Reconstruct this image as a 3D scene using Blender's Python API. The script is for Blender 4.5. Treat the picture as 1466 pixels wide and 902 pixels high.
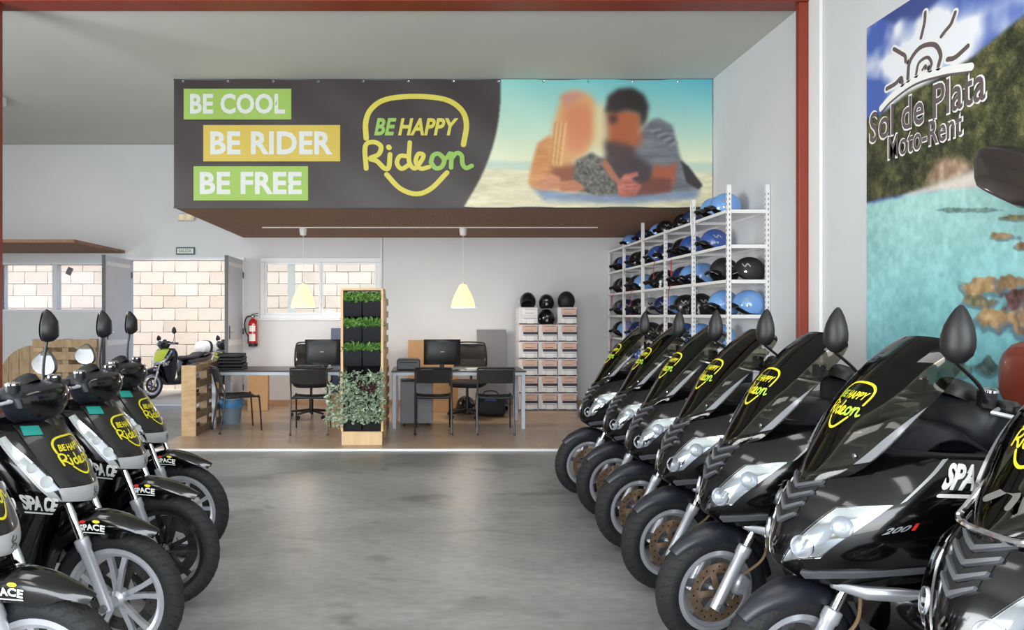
import bpy, bmesh, math, random
import numpy as np
from mathutils import Vector, Matrix
random.seed(7)
for o in list(bpy.data.objects): bpy.data.objects.remove(o, do_unlink=True)
S = bpy.context.scene
C = S.collection
R = math.radians

# ------------------------------------------------------------------ camera
F, HC, VX, VY = 1000.0, 1.45, 608.0, 452.0          # focal length in px, lens height, vanishing point
cd = bpy.data.cameras.new('camera'); cam = bpy.data.objects.new('camera', cd); C.objects.link(cam)
cd.sensor_width = 36; cd.lens = 36*F/1466; cd.shift_x = (733-VX)/1466; cd.shift_y = (VY-451)/1466
cam.location = (0, 0, HC); cam.rotation_euler = (R(90), 0, 0); S.camera = cam
cd.clip_start = .02
# ------------------------------------------------------------------ light
S.view_settings.view_transform = 'Standard'; S.view_settings.look = 'None'
S.view_settings.gamma = 1; S.view_settings.use_curve_mapping = False
S.view_settings.exposure = 0.86
W = bpy.data.worlds.new('sky'); S.world = W; W.use_nodes = True
bg = W.node_tree.nodes['Background']
sky = W.node_tree.nodes.new('ShaderNodeTexSky'); sky.sky_type = 'NISHITA'
sky.sun_disc = False; sky.sun_elevation = R(62); sky.sun_rotation = R(185); sky.air_density = 1.0; sky.dust_density = 3.0
W.node_tree.links.new(sky.outputs[0], bg.inputs[0]); bg.inputs[1].default_value = .28
sl = bpy.data.lights.new('sun', 'SUN'); sl.energy = 1.15; sl.angle = R(2); sl.color = (1, .95, .86)
sun = bpy.data.objects.new('sun', sl); C.objects.link(sun); sun.rotation_euler = (R(28), 0, R(-10)); sun.location = (0, -6, 9)
def area(name, loc, rot, sx, sy, e, col=(1, 1, 1)):
    l = bpy.data.lights.new(name, 'AREA'); l.shape = 'RECTANGLE'; l.size = sx; l.size_y = sy; l.energy = e; l.color = col
    o = bpy.data.objects.new(name, l); C.objects.link(o); o.location = loc; o.rotation_euler = rot
    return o
# daylight through the wide roller-door opening behind the camera
area('daylight_opening', (-.6, -5.6, 2.1), (R(90), 0, 0), 7.6, 3.9, 430, (.93, .97, 1))
# unseen side fill lamp added to brighten the right wall
area('side_fill_light', (-7.5, 1.2, 1.4), (R(90), 0, R(-90)), 4.8, 2.6, 370, (.95, .98, 1))
# unseen fill lamps added under the ceiling to brighten the room
for i, (lx, ly) in enumerate([(-2.3, 2.9), (1.2, 2.9), (-2.3, -.6), (1.2, -.6)]):
    area('roof_light', (lx, ly, 4.1), (0, 0, 0), .5, 2.4, 13, (1, .99, .97))
area('roof_light', (-5.6, 7.6, 4.15), (0, 0, 0), .5, 2.4, 12, (1, .99, .97))

# ------------------------------------------------------------------ helpers
def lin(c):
    return tuple((v/255/12.92) if v/255 <= .04045 else ((v/255+.055)/1.055)**2.4 for v in c)
def P(name, col, rough=.5, metal=0, coat=0, noise=None, bump=None, emit=0, spec=.5, stretch=(1, 1, 1)):
    """principled material; noise=(scale, other colour, contrast), bump=(scale, strength)"""
    m = bpy.data.materials.new(name); m.use_nodes = True; nt = m.node_tree; b = nt.nodes['Principled BSDF']
    b.inputs['Base Color'].default_value = (*lin(col), 1); b.inputs['Roughness'].default_value = rough
    b.inputs['Metallic'].default_value = metal; b.inputs['Coat Weight'].default_value = coat
    b.inputs['Coat Roughness'].default_value = .04; b.inputs['Specular IOR Level'].default_value = spec
    if noise or bump:
        tc = nt.nodes.new('ShaderNodeTexCoord'); mp = nt.nodes.new('ShaderNodeMapping'); mp.inputs['Scale'].default_value = stretch
        nt.links.new(tc.outputs['Object'], mp.inputs[0])
    if noise:
        n = nt.nodes.new('ShaderNodeTexNoise'); n.inputs['Scale'].default_value = noise[0]; n.inputs['Detail'].default_value = 5
        r = nt.nodes.new('ShaderNodeValToRGB'); k = noise[2] if len(noise) > 2 else .2
        r.color_ramp.elements[0].position = .5-k; r.color_ramp.elements[1].position = .5+k
        r.color_ramp.elements[0].color = (*lin(noise[1]), 1); r.color_ramp.elements[1].color = (*lin(col), 1)
        nt.links.new(mp.outputs[0], n.inputs['Vector']); nt.links.new(n.outputs[0], r.inputs[0]); nt.links.new(r.outputs[0], b.inputs['Base Color'])
    if bump:
        n = nt.nodes.new('ShaderNodeTexNoise'); n.inputs['Scale'].default_value = bump[0]; n.inputs['Detail'].default_value = 4
        bp = nt.nodes.new('ShaderNodeBump'); bp.inputs['Strength'].default_value = bump[1]; bp.inputs['Distance'].default_value = .01
        nt.links.new(mp.outputs[0], n.inputs['Vector']); nt.links.new(n.outputs[0], bp.inputs['Height']); nt.links.new(bp.outputs[0], b.inputs['Normal'])
    if emit:
        b.inputs['Emission Color'].default_value = (*lin(col), 1); b.inputs['Emission Strength'].default_value = emit
    return m
def glassmat(name, tint, rough=.02, ior=1.45):
    m = bpy.data.materials.new(name); m.use_nodes = True; nt = m.node_tree
    nt.nodes.remove(nt.nodes['Principled BSDF']); out = nt.nodes['Material Output']
    t = nt.nodes.new('ShaderNodeBsdfTransparent'); t.inputs[0].default_value = (*tint, 1)
    g = nt.nodes.new('ShaderNodeBsdfGlossy'); g.inputs['Roughness'].default_value = rough
    fr = nt.nodes.new('ShaderNodeFresnel'); fr.inputs[0].default_value = ior
    mx = nt.nodes.new('ShaderNodeMixShader')
    nt.links.new(fr.outputs[0], mx.inputs[0]); nt.links.new(t.outputs[0], mx.inputs[1]); nt.links.new(g.outputs[0], mx.inputs[2])
    nt.links.new(mx.outputs[0], out.inputs[0])
    return m
def paintmat(name, rough=.5):
    m = bpy.data.materials.new(name); m.use_nodes = True; nt = m.node_tree; b = nt.nodes['Principled BSDF']
    a = nt.nodes.new('ShaderNodeVertexColor'); a.layer_name = 'Col'
    nt.links.new(a.outputs[0], b.inputs['Base Color']); b.inputs['Roughness'].default_value = rough
    return m

class MB:
    def __init__(s): s.v = []; s.f = []
    def add(s, vs, fs):
        k = len(s.v); s.v += [tuple(v) for v in vs]; s.f += [tuple(i+k for i in f) for f in fs]; return s
    def box(s, c, d, b=0, M=None):
        x, y, z = [t/2 for t in d]
        if b <= 0:
            vs = [(i*x, j*y, k*z) for i in (-1, 1) for j in (-1, 1) for k in (-1, 1)]
            fs = [(0, 1, 3, 2), (4, 6, 7, 5), (0, 4, 5, 1), (2, 3, 7, 6), (0, 2, 6, 4), (1, 5, 7, 3)]
        else:
            b = min(b, x*.9, y*.9, z*.9); pts = []
            for i in (-1, 1):
                for j in (-1, 1):
                    for k in (-1, 1):
                        pts += [(i*(x-b), j*(y-b), k*z), (i*(x-b), j*y, k*(z-b)), (i*x, j*(y-b), k*(z-b))]
            bm = bmesh.new()
            for p in pts: bm.verts.new(p)
            bmesh.ops.convex_hull(bm, input=bm.verts); bmesh.ops.dissolve_limit(bm, angle_limit=.01, verts=bm.verts, edges=bm.edges)
            bm.verts.index_update(); vs = [v.co[:] for v in bm.verts]; fs = [[v.index for v in f.verts] for f in bm.faces]; bm.free()
        if M is not None: vs = [M @ Vector(v) for v in vs]
        return s.add([(v[0]+c[0], v[1]+c[1], v[2]+c[2]) for v in vs], fs)
    def span(s, a, b, bev=0):
        return s.box([(p+q)/2 for p, q in zip(a, b)], [abs(q-p) for p, q in zip(a, b)], bev)
    def loft(s, rings, c0=True, c1=True, closed=True):
        n = len(rings[0]); k = len(s.v)
        for r in rings: s.v += [tuple(p) for p in r]
        for i in range(len(rings)-1):
            for j in range(n if closed else n-1):
                a = k+i*n+j; b = k+i*n+(j+1) % n; s.f.append((a, b, b+n, a+n))
        if c0: s.f.append(tuple(k+j for j in reversed(range(n))))
        if c1: s.f.append(tuple(k+(len(rings)-1)*n+j for j in range(n)))
        return s
    def tube(s, pts, r, n=8, caps=True):
        pts = [Vector(p) for p in pts]; rr = r if isinstance(r, (list, tuple)) else [r]*len(pts); rings = []
        up = None
        for i, p in enumerate(pts):
            d = ((pts[min(i+1, len(pts)-1)]-p).normalized()+(p-pts[max(i-1, 0)]).normalized()).normalized()
            if up is None: up = Vector((0, 0, 1)) if abs(d.z) < .9 else Vector((1, 0, 0))
            a = d.cross(up).normalized(); b = d.cross(a).normalized(); up = -b if b.dot(up) < 0 else b
            a = d.cross(up).normalized(); b = up - d*up.dot(d); b.normalize()
            rings.append([p+(a*math.cos(t)+b*math.sin(t))*rr[i] for t in [2*math.pi*j/n for j in range(n)]])
        return s.loft(rings, caps, caps)
    def lathe(s, prof, n=32, M=None, closed=False):
        """prof = [(radius, height)] round local z; M places it"""
        rings = [[Vector((r*math.cos(t), r*math.sin(t), h)) for t in [2*math.pi*j/n for j in range(n)]] for r, h in prof]
        if closed: rings.append(rings[0])
        if M is not None: rings = [[M @ p for p in r] for r in rings]
        return s.loft(rings, False, False)
    def grid(s, G, flip=False):
        nu, nv = len(G), len(G[0]); k = len(s.v)
        for r in G: s.v += [tuple(p) for p in r]
        for i in range(nu-1):
            for j in range(nv-1):
                q = (k+i*nv+j, k+i*nv+j+1, k+(i+1)*nv+j+1, k+(i+1)*nv+j); s.f.append(q[::-1] if flip else q)
        return s
    def shell(s, G, N, th):
        """sheet G with normals N, thickness th behind it"""
        nu, nv = len(G), len(G[0]); k = len(s.v)
        for r in G: s.v += [tuple(p) for p in r]
        for r, m in zip(G, N): s.v += [tuple(p-q*th) for p, q in zip(r, m)]
        o = nu*nv; I = lambda i, j, b: k+b*o+i*nv+j
        for i in range(nu-1):
            for j in range(nv-1):
                s.f.append((I(i, j, 0), I(i, j+1, 0), I(i+1, j+1, 0), I(i+1, j, 0))); s.f.append((I(i, j, 1), I(i+1, j, 1), I(i+1, j+1, 1), I(i, j+1, 1)))
        for i in range(nu-1):
            s.f.append((I(i, 0, 0), I(i+1, 0, 0), I(i+1, 0, 1), I(i, 0, 1))); s.f.append((I(i, nv-1, 0), I(i, nv-1, 1), I(i+1, nv-1, 1), I(i+1, nv-1, 0)))
        for j in range(nv-1):
            s.f.append((I(0, j, 0), I(0, j, 1), I(0, j+1, 1), I(0, j+1, 0))); s.f.append((I(nu-1, j, 0), I(nu-1, j+1, 0), I(nu-1, j+1, 1), I(nu-1, j, 1)))
        return s
    def prism(s, poly, M, t):
        """2-D polygon extruded by t along local z of M"""
        n = len(poly); a = [M @ Vector((x, y, 0)) for x, y in poly]; b = [M @ Vector((x, y, t)) for x, y in poly]
        return s.add(a+b, [tuple(range(n))[::-1], tuple(range(n, 2*n))]+[(i, (i+1) % n, n+(i+1) % n, n+i) for i in range(n)])
    def xf(s, M): s.v = [tuple(M @ Vector(v)) for v in s.v]; return s
    def mesh(s, name, mat, ang=38, smooth=True, fix=True):
        me = bpy.data.meshes.new(name); me.from_pydata(s.v, [], s.f)
        if fix:
            bm = bmesh.new(); bm.from_mesh(me); bmesh.ops.remove_doubles(bm, verts=bm.verts, dist=1e-5); bmesh.ops.recalc_face_normals(bm, faces=bm.faces); bm.to_mesh(me); bm.free()
        if smooth:
            me.polygons.foreach_set('use_smooth', [True]*len(me.polygons)); me.set_sharp_from_angle(angle=R(ang))
        me.materials.append(mat); return me
def link(name, me, parent=None, label=None):
    o = bpy.data.objects.new(name, me); C.objects.link(o)
    if parent is not None: o.parent = parent
    if label: o['label'] = label
    return o
def part(name, mb, mat, parent, label=None, **k): return link(name, mb.mesh(name, mat, **k), parent, label)
def tag(o, label, cat, group=None):
    o['label'] = label; o['category'] = cat
    if group: o['group'] = group
    return o
def thing(name, label, cat, loc=(0, 0, 0), rz=0, group=None):
    o = bpy.data.objects.new(name, None); C.objects.link(o); o.location = loc; o.rotation_euler = (0, 0, rz); o.empty_display_size = .1
    return tag(o, label, cat, group)
def struct(name, mb, mat, parent=None, **k):
    o = part(name, mb, mat, parent, **k)
    if parent is None: o['kind'] = 'structure'
    return o
def copy_tree(o, parent=None, label=None, loc=None, rz=None):
    c = o.copy(); C.objects.link(c); c.parent = parent
    if label: c['label'] = label
    if loc is not None: c.location = loc
    if rz is not None: c.rotation_euler = (0, 0, rz)
    for ch in list(o.children): copy_tree(ch, c)
    return c
def at(px, py, Y): return Vector(((px-VX)/F*Y, Y, HC-(py-VY)/F*Y))
def ring(cx, cz, hw, hh, n=18, p=2.6, cy=0):
    out = []
    for j in range(n):
        t = 2*math.pi*j/n; c, s_ = math.cos(t), math.sin(t)
        out.append(Vector((cx, cy+hw*math.copysign(abs(c)**(2/p), c), cz+hh*math.copysign(abs(s_)**(2/p), s_))))
    return out
def cr(a, b, c, d, t): return .5*((2*b)+(c-a)*t+(2*a-5*b+4*c-d)*t*t+(3*b-a-3*c+d)*t**3)
def spline(pts, m=6):
    pts = [np.array(p, float) for p in pts]; out = []
    for i in range(len(pts)-1):
        a = pts[i-1] if i else 2*pts[0]-pts[1]; d = pts[i+2] if i+2 < len(pts) else 2*pts[-1]-pts[-2]
        for k in range(m): out.append(cr(a, pts[i], pts[i+1], d, k/m))
    out.append(pts[-1]); return out
class Surf:
    """interpolating surface through a grid of points; rows u, columns v; mirrored in y so that v runs -(n-1)..(n-1)"""
    def __init__(s, rows, inside, mirror=True):
        if mirror: rows = [[(x, -y, z) for x, y, z in reversed(r[1:])]+list(r) for r in rows]
        s.c = np.array(rows, float); s.o = (len(rows[0])-1)//2 if mirror else 0; s.ins = np.array(inside, float)
    def ev(s, u, v):
        v = v+s.o; nu, nv = s.c.shape[:2]
        i = int(min(max(math.floor(u), 0), nu-2)); j = int(min(max(math.floor(v), 0), nv-2))
        def row(k):
            k = min(max(k, 0), nu-1); r = s.c[k]
            a = r[j-1] if j else 2*r[0]-r[1]; d = r[j+2] if j+2 < nv else 2*r[-1]-r[-2]
            return cr(a, r[j], r[j+1], d, v-j)
        p1, p2 = row(i), row(i+1); p0 = row(i-1) if i else 2*p1-p2; p3 = row(i+2) if i+2 < nu else 2*p2-p1
        return cr(p0, p1, p2, p3, u-i)
    def nrm(s, u, v):
        e = .02; n = np.cross(s.ev(u+e, v)-s.ev(u-e, v), s.ev(u, v+e)-s.ev(u, v-e)); n /= (np.linalg.norm(n)+1e-12)
        return n if n @ (s.ev(u, v)-s.ins) > 0 else -n
    def pt(s, u, v, off=0): return Vector(s.ev(u, v)+s.nrm(u, v)*off)
    def patch(s, mb, U, V, off, th):
        """U, V = 2-D arrays of parameters -> shell"""
        G = [[s.pt(u, v, off) for u, v in zip(a, b)] for a, b in zip(U, V)]; N = [[Vector(s.nrm(u, v)) for u, v in zip(a, b)] for a, b in zip(U, V)]
        return mb.shell(G, N, th)
    def full(s, mb, nu, nv, th, u0=None, u1=None, v0=None, v1=None, off=0):
        u0 = 0 if u0 is None else u0; u1 = s.c.shape[0]-1 if u1 is None else u1; v0 = -s.o if v0 is None else v0; v1 = s.c.shape[1]-1-s.o if v1 is None else v1
        U = [[u0+(u1-u0)*i/nu]*(nv+1) for i in range(nu+1)]; V = [[v0+(v1-v0)*j/nv for j in range(nv+1)] for i in range(nu+1)]
        return s.patch(mb, U, V, off, th)
    def quad(s, mb, q, nu, nv, off, th):
        """q = four (u, v) corners"""
        a, b, c, d = [np.array(k, float) for k in q]; U = []; V = []
        for i in range(nu+1):
            t = i/nu; l = a+(d-a)*t; r = b+(c-b)*t; row = [l+(r-l)*j/nv for j in range(nv+1)]
            U.append([k[0] for k in row]); V.append([k[1] for k in row])
        return s.patch(mb, U, V, off, th)

_tx = {}
def text2d(body, bold=0.0, shear=0.0):
    """filled lettering scaled to the unit box -> (verts, faces)"""
    k = (body, bold, shear)
    if k in _tx: return _tx[k]
    cu = bpy.data.curves.new('t', 'FONT'); cu.body = body; cu.offset = bold; cu.resolution_u = 3; cu.shear = shear; cu.space_character = 1.0+bold*1.2
    ob = bpy.data.objects.new('t', cu); C.objects.link(ob); me = bpy.data.meshes.new_from_object(ob)
    a = np.array([v.co[:2] for v in me.vertices]); fs = [tuple(p.vertices) for p in me.polygons]
    bpy.data.objects.remove(ob); bpy.data.curves.remove(cu); bpy.data.meshes.remove(me)
    a -= a.min(0); asp = a[:, 0].max()/a[:, 1].max(); a /= a.max(0)
    _tx[k] = (a, fs, asp); return _tx[k]
def lettering(mb, body, f, x0, y0, x1, y1, bold=.02, shear=0):
    a, fs, _ = text2d(body, bold, shear)
    return mb.add([f(x0+(x1-x0)*p[0], y0+(y1-y0)*p[1]) for p in a], fs)
def stroke(mb, pts, w, f, m=6, closed=False, smooth=True):
    p = spline(pts, m) if smooth else [np.array(q, float) for q in pts]; L = []; Rr = []
    if isinstance(w, (int, float)): w = [w]*len(p)
    else: w = list(np.interp(np.linspace(0, 1, len(p)), np.linspace(0, 1, len(w)), w))
    for i, q in enumerate(p):
        d = p[min(i+1, len(p)-1)]-p[max(i-1, 0)]; d = d/(np.linalg.norm(d)+1e-9); n = np.array([-d[1], d[0]])*w[i]/2
        L.append(q+n); Rr.append(q-n)
    vs = [f(*q) for q in L]+[f(*q) for q in Rr]; n = len(p)
    mb.add(vs, [(i, i+1, n+i+1, n+i) for i in range(n-1)])
    for q, ww, d in ((p[0], w[0], p[0]-p[1]), (p[-1], w[-1], p[-1]-p[-2])):
        b = math.atan2(d[1], d[0]); ang = [b-math.pi/2+math.pi*k/6 for k in range(7)]; mb.add([f(q[0]+ww/2*math.cos(t), q[1]+ww/2*math.sin(t)) for t in ang], [tuple(range(7))])
    return mb
# badge lettering: shield outline, BEHAPPY, Ride / on.  Coordinates 0..1 across, 0..1 up
def _lg(pts): return [((x-855)/475, 1-(y-105)/445) for x, y in pts]
LOGO_Y = [(_lg([(868, 300), (866, 230), (890, 172), (955, 130), (1080, 117), (1210, 130), (1282, 175), (1305, 240), (1292, 328)]), .05),
          (_lg([(957, 458), (1015, 518), (1085, 543), (1150, 520), (1220, 450)]), .047),
          (_lg([(868, 432), (864, 335), (900, 316), (932, 335), (922, 370), (884, 388), (915, 400), (946, 430), (966, 428), (972, 370)]), .045),
          (_lg([(966, 338), (968, 341)]), .05),
          (_lg([(1048, 378), (1015, 378), (1002, 408), (1022, 433), (1055, 415)]), .043),
          (_lg([(1058, 318), (1055, 400), (1078, 432), (1102, 408), (1118, 375), (1096, 368), (1084, 402), (1105, 432), (1142, 425)]), .042)]
LOGO_G = [(_lg([(1150, 405), (1160, 375), (1185, 368), (1208, 395), (1196, 425), (1170, 430), (1150, 405)]), .043),
          (_lg([(1190, 372), (1215, 388), (1238, 364), (1238, 428)]), .042),
          (_lg([(1238, 392), (1262, 364), (1284, 376), (1288, 412), (1304, 430), (1328, 420)]), .042)]
def logo(parent, f, my, mg, bold=.02, name='badge_print'):
    a = MB()
    for p, w in LOGO_Y: stroke(a, p, w, lambda x, y: f(x, y, 0), m=5)
    lettering(a, 'HAPPY', lambda x, y: f(x, y, 0), .32, .59, .875, .76, .035, .25)
    part(name, a, my, parent, smooth=False, fix=False)
    b = MB()
    for p, w in LOGO_G: stroke(b, p, w, lambda x, y: f(x, y, 1), m=5)
    c_ = MB(); lettering(c_, 'BE', lambda x, y: f(x, y, 1), .10, .59, .305, .76, .035, .25); part('badge_word', c_, mg, parent, smooth=False, fix=False)
    part('badge_script', b, mg, parent, smooth=False, fix=False)
def painted(name, A, f, mat, parent):
    """A = (h, w, 3) sRGB picture printed on a sheet; f(s, t) gives the point, t up"""
    h, w = A.shape[:2]; vs = [tuple(f(j/(w-1), 1-i/(h-1))) for i in range(h) for j in range(w)]
    fs = [(i*w+j, (i+1)*w+j, (i+1)*w+j+1, i*w+j+1) for i in range(h-1) for j in range(w-1)]
    me = bpy.data.meshes.new(name); me.from_pydata(vs, [], fs); at_ = me.color_attributes.new('Col', 'FLOAT_COLOR', 'POINT')
    c = np.clip(A, 0, 255)/255; c = np.where(c <= .04045, c/12.92, ((c+.055)/1.055)**2.4)
    at_.data.foreach_set('color', np.concatenate([c, np.ones((h, w, 1))], 2).astype(np.float32).ravel()); me.materials.append(mat)
    return link(name, me, parent)
def blur(a, n):
    for ax in (0, 1):
        for _ in range(2):
            p = np.pad(a, [(n, n) if k == ax else (0, 0) for k in range(a.ndim)], mode='edge'); cs = np.cumsum(np.concatenate([np.zeros_like(np.take(p, [0], ax)), p], ax), ax)
            k = 2*n+1; m = a.shape[ax]; a = (np.take(cs, range(k, k+m), ax)-np.take(cs, range(m), ax))/k
    return a
def mask(poly, X, Y):
    """even-odd fill of a polygon on coordinate arrays"""
    m = np.zeros(X.shape, bool); n = len(poly)
    for i in range(n):
        (x0, y0), (x1, y1) = poly[i], poly[(i+1) % n]
        if y0 == y1: continue
        c = (y0 > Y) != (y1 > Y); m ^= c & (X < (x1-x0)*(Y-y0)/(y1-y0)+x0)
    return m.astype(float)
def fbm(shape, cells, seed, octv=4):
    rg = np.random.default_rng(seed); h, w = shape; out = np.zeros(shape); amp = 1; tot = 0
    for k in range(octv):
        g = rg.random((cells*2**k+2, cells*2**k+2)); yi = np.linspace(0, cells*2**k, h); xi = np.linspace(0, cells*2**k, w)
        y0 = np.floor(yi).astype(int); x0 = np.floor(xi).astype(int); fy = (yi-y0)[:, None]; fx = (xi-x0)[None, :]
        fy = fy*fy*(3-2*fy); fx = fx*fx*(3-2*fx); q = lambda a, b: g[np.ix_(y0+a, x0+b)]
        out += amp*((q(0, 0)*(1-fx)+q(0, 1)*fx)*(1-fy)+(q(1, 0)*(1-fx)+q(1, 1)*fx)*fy); tot += amp; amp *= .55
    return out/tot

# ------------------------------------------------------------------ materials
M = {}
M['wall'] = P('white_plaster', (212, 213, 215), .85, noise=(1.3, (205, 206, 208), .3), bump=(40, .05))
M['ceil'] = P('ceiling_paint', (205, 205, 198), .9, noise=(.8, (196, 196, 189), .3))
M['red'] = P('red_oxide_steel', (140, 52, 34), .45, noise=(6, (128, 46, 30), .3))
M['white'] = P('white_metal', (232, 232, 230), .4)
M['alu'] = P('white_aluminium', (222, 224, 228), .35)
M['doorw'] = P('door_paint', (196, 200, 208), .45, noise=(2, (188, 192, 200), .3))
M['dgrey'] = P('dark_grey_metal', (78, 80, 84), .5)
M['grey'] = P('grey_laminate', (118, 117, 122), .55, noise=(5, (108, 107, 112), .3))
M['glass'] = glassmat('window_glass', (.93, .95, .95), .02, 1.16)
M['blkplastic'] = P('black_plastic', (20, 20, 21), .45)
M['blkmatt'] = P('matt_black', (26, 26, 27), .7, bump=(120, .2))
M['paint'] = P('black_gloss_paint', (6, 6, 7), .14, coat=.45, spec=.35)
M['silver'] = P('silver_paint', (176, 178, 184), .28, .6, coat=.4)
M['alloy'] = P('bright_alloy', (205, 207, 214), .3, .55)
M['chrome'] = P('chrome', (225, 225, 228), .08, 1)
M['tyre'] = P('tyre_rubber', (34, 35, 36), .75, bump=(90, .5), noise=(14, (26, 27, 28), .3))
M['disc'] = P('brake_disc_steel', (176, 152, 126), .35, .7, noise=(30, (140, 112, 88), .25))
M['wood'] = P('pallet_wood', (196, 168, 128), .75, noise=(3, (160, 128, 88), .3), bump=(30, .2), stretch=(2, 2, 9))
M['wood2'] = P('weathered_pallet_wood', (170, 146, 116), .8, noise=(3, (128, 104, 78), .3), bump=(30, .2), stretch=(9, 2, 2))
M['pine'] = P('pale_pine', (222, 190, 150), .65, noise=(2.5, (205, 168, 124), .3), stretch=(8, 8, 1))
M['yellow'] = P('yellow_print', (226, 214, 40), .5)
M['lime'] = P('lime_print', (170, 205, 60), .5)
M['wprint'] = P('white_print', (236, 236, 232), .5)
M['redp'] = P('red_print', (205, 40, 32), .5)

# concrete
def concrete():
    m = P('polished_concrete', (146, 144, 138), .38); nt = m.node_tree; b = nt.nodes['Principled BSDF']; N = nt.nodes.new; L = nt.links.new
    tc = N('ShaderNodeTexCoord'); n1 = N('ShaderNodeTexNoise'); n1.inputs['Scale'].default_value = .75; n1.inputs['Detail'].default_value = 7; n1.inputs['Roughness'].default_value = .62; n1.inputs['Distortion'].default_value = .5
    r1 = N('ShaderNodeValToRGB'); e = r1.color_ramp.elements; e[0].position = .36; e[0].color = (*lin((122, 123, 122)), 1); e[1].position = .66; e[1].color = (*lin((167, 168, 167)), 1)
    n2 = N('ShaderNodeTexNoise'); n2.inputs['Scale'].default_value = 2.6; n2.inputs['Detail'].default_value = 6; n2.inputs['Distortion'].default_value = 1.2
    r2 = N('ShaderNodeValToRGB'); e = r2.color_ramp.elements; e[0].position = .27; e[0].color = (.45, .44, .42, 1); e[1].position = .42; e[1].color = (1, 1, 1, 1)
    n3 = N('ShaderNodeTexNoise'); n3.inputs['Scale'].default_value = 22; n3.inputs['Detail'].default_value = 6
    r3 = N('ShaderNodeValToRGB'); e = r3.color_ramp.elements; e[0].position = .3; e[0].color = (.86, .86, .85, 1); e[1].position = .7; e[1].color = (1.06, 1.06, 1.05, 1)
    a = N('ShaderNodeMix'); a.data_type = 'RGBA'; a.blend_type = 'MULTIPLY'; a.inputs[0].default_value = .75
    c = N('ShaderNodeMix'); c.data_type = 'RGBA'; c.blend_type = 'MULTIPLY'; c.inputs[0].default_value = 1
    mp = N('ShaderNodeMapping'); mp.inputs['Scale'].default_value = (.6, 1, 1); L(tc.outputs['Object'], mp.inputs[0])
    for n in (n1, n2, n3): L(mp.outputs[0], n.inputs['Vector'])
    L(n1.outputs[0], r1.inputs[0]); L(n2.outputs[0], r2.inputs[0]); L(n3.outputs[0], r3.inputs[0])
    L(r1.outputs[0], a.inputs[6]); L(r2.outputs[0], a.inputs[7]); L(a.outputs[2], c.inputs[6]); L(r3.outputs[0], c.inputs[7]); L(c.outputs[2], b.inputs['Base Color'])
    rr = N('ShaderNodeMapRange'); rr.inputs[3].default_value = .28; rr.inputs[4].default_value = .55; L(n1.outputs[0], rr.inputs[0]); L(rr.outputs[0], b.inputs['Roughness'])
    return m
def planks():
    m = P('oak_laminate', (190, 158, 126), .3); nt = m.node_tree; b = nt.nodes['Principled BSDF']; N = nt.nodes.new; L = nt.links.new
    tc = N('ShaderNodeTexCoord'); br = N('ShaderNodeTexBrick'); br.inputs['Scale'].default_value = 1; br.inputs['Brick Width'].default_value = 1.3; br.inputs['Row Height'].default_value = .19
    br.inputs['Mortar Size'].default_value = .0015; br.inputs['Color1'].default_value = (*lin((196, 172, 148)), 1); br.inputs['Color2'].default_value = (*lin((182, 157, 132)), 1); br.inputs['Mortar'].default_value = (*lin((120, 92, 66)), 1)
    n = N('ShaderNodeTexNoise'); n.inputs['Scale'].default_value = 4; n.inputs['Detail'].default_value = 6; mp = N('ShaderNodeMapping'); mp.inputs['Scale'].default_value = (1, 9, 1)
    r = N('ShaderNodeValToRGB'); r.color_ramp.elements[0].color = (.84, .82, .8, 1); r.color_ramp.elements[1].color = (1.05, 1.05, 1.05, 1)
    x = N('ShaderNodeMix'); x.data_type = 'RGBA'; x.blend_type = 'MULTIPLY'; x.inputs[0].default_value = 1
    L(tc.outputs['Object'], br.inputs['Vector']); L(tc.outputs['Object'], mp.inputs[0]); L(mp.outputs[0], n.inputs['Vector']); L(n.outputs[0], r.inputs[0])
    L(br.outputs[0], x.inputs[6]); L(r.outputs[0], x.inputs[7]); L(x.outputs[2], b.inputs['Base Color'])
    return m
def reed():
    m = P('woven_reed', (104, 74, 56), .8); nt = m.node_tree; b = nt.nodes['Principled BSDF']; N = nt.nodes.new; L = nt.links.new
    tc = N('ShaderNodeTexCoord'); w = N('ShaderNodeTexWave'); w.bands_direction = 'X'; w.inputs['Scale'].default_value = 26; w.inputs['Distortion'].default_value = 1.2; w.inputs['Detail'].default_value = 2
    n = N('ShaderNodeTexNoise'); n.inputs['Scale'].default_value = 6; mp = N('ShaderNodeMapping'); mp.inputs['Scale'].default_value = (6, .8, 1)
    r = N('ShaderNodeValToRGB'); r.color_ramp.elements[0].color = (*lin((122, 88, 68)), 1); r.color_ramp.elements[1].color = (*lin((186, 144, 114)), 1)
    x = N('ShaderNodeMix'); x.data_type = 'FLOAT'; x.inputs[0].default_value = .5
    bp = N('ShaderNodeBump'); bp.inputs['Strength'].default_value = .8; bp.inputs['Distance'].default_value = .01
    L(tc.outputs['Object'], w.inputs['Vector']); L(tc.outputs['Object'], mp.inputs[0]); L(mp.outputs[0], n.inputs['Vector'])
    L(w.outputs['Fac'], x.inputs[2]); L(n.outputs[0], x.inputs[3]); L(x.outputs[0], r.inputs[0]); L(r.outputs[0], b.inputs['Base Color']); L(w.outputs['Fac'], bp.inputs['Height']); L(bp.outputs[0], b.inputs['Normal'])
    return m
M['concrete'] = concrete(); M['planks'] = planks(); M['reed'] = reed()

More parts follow.
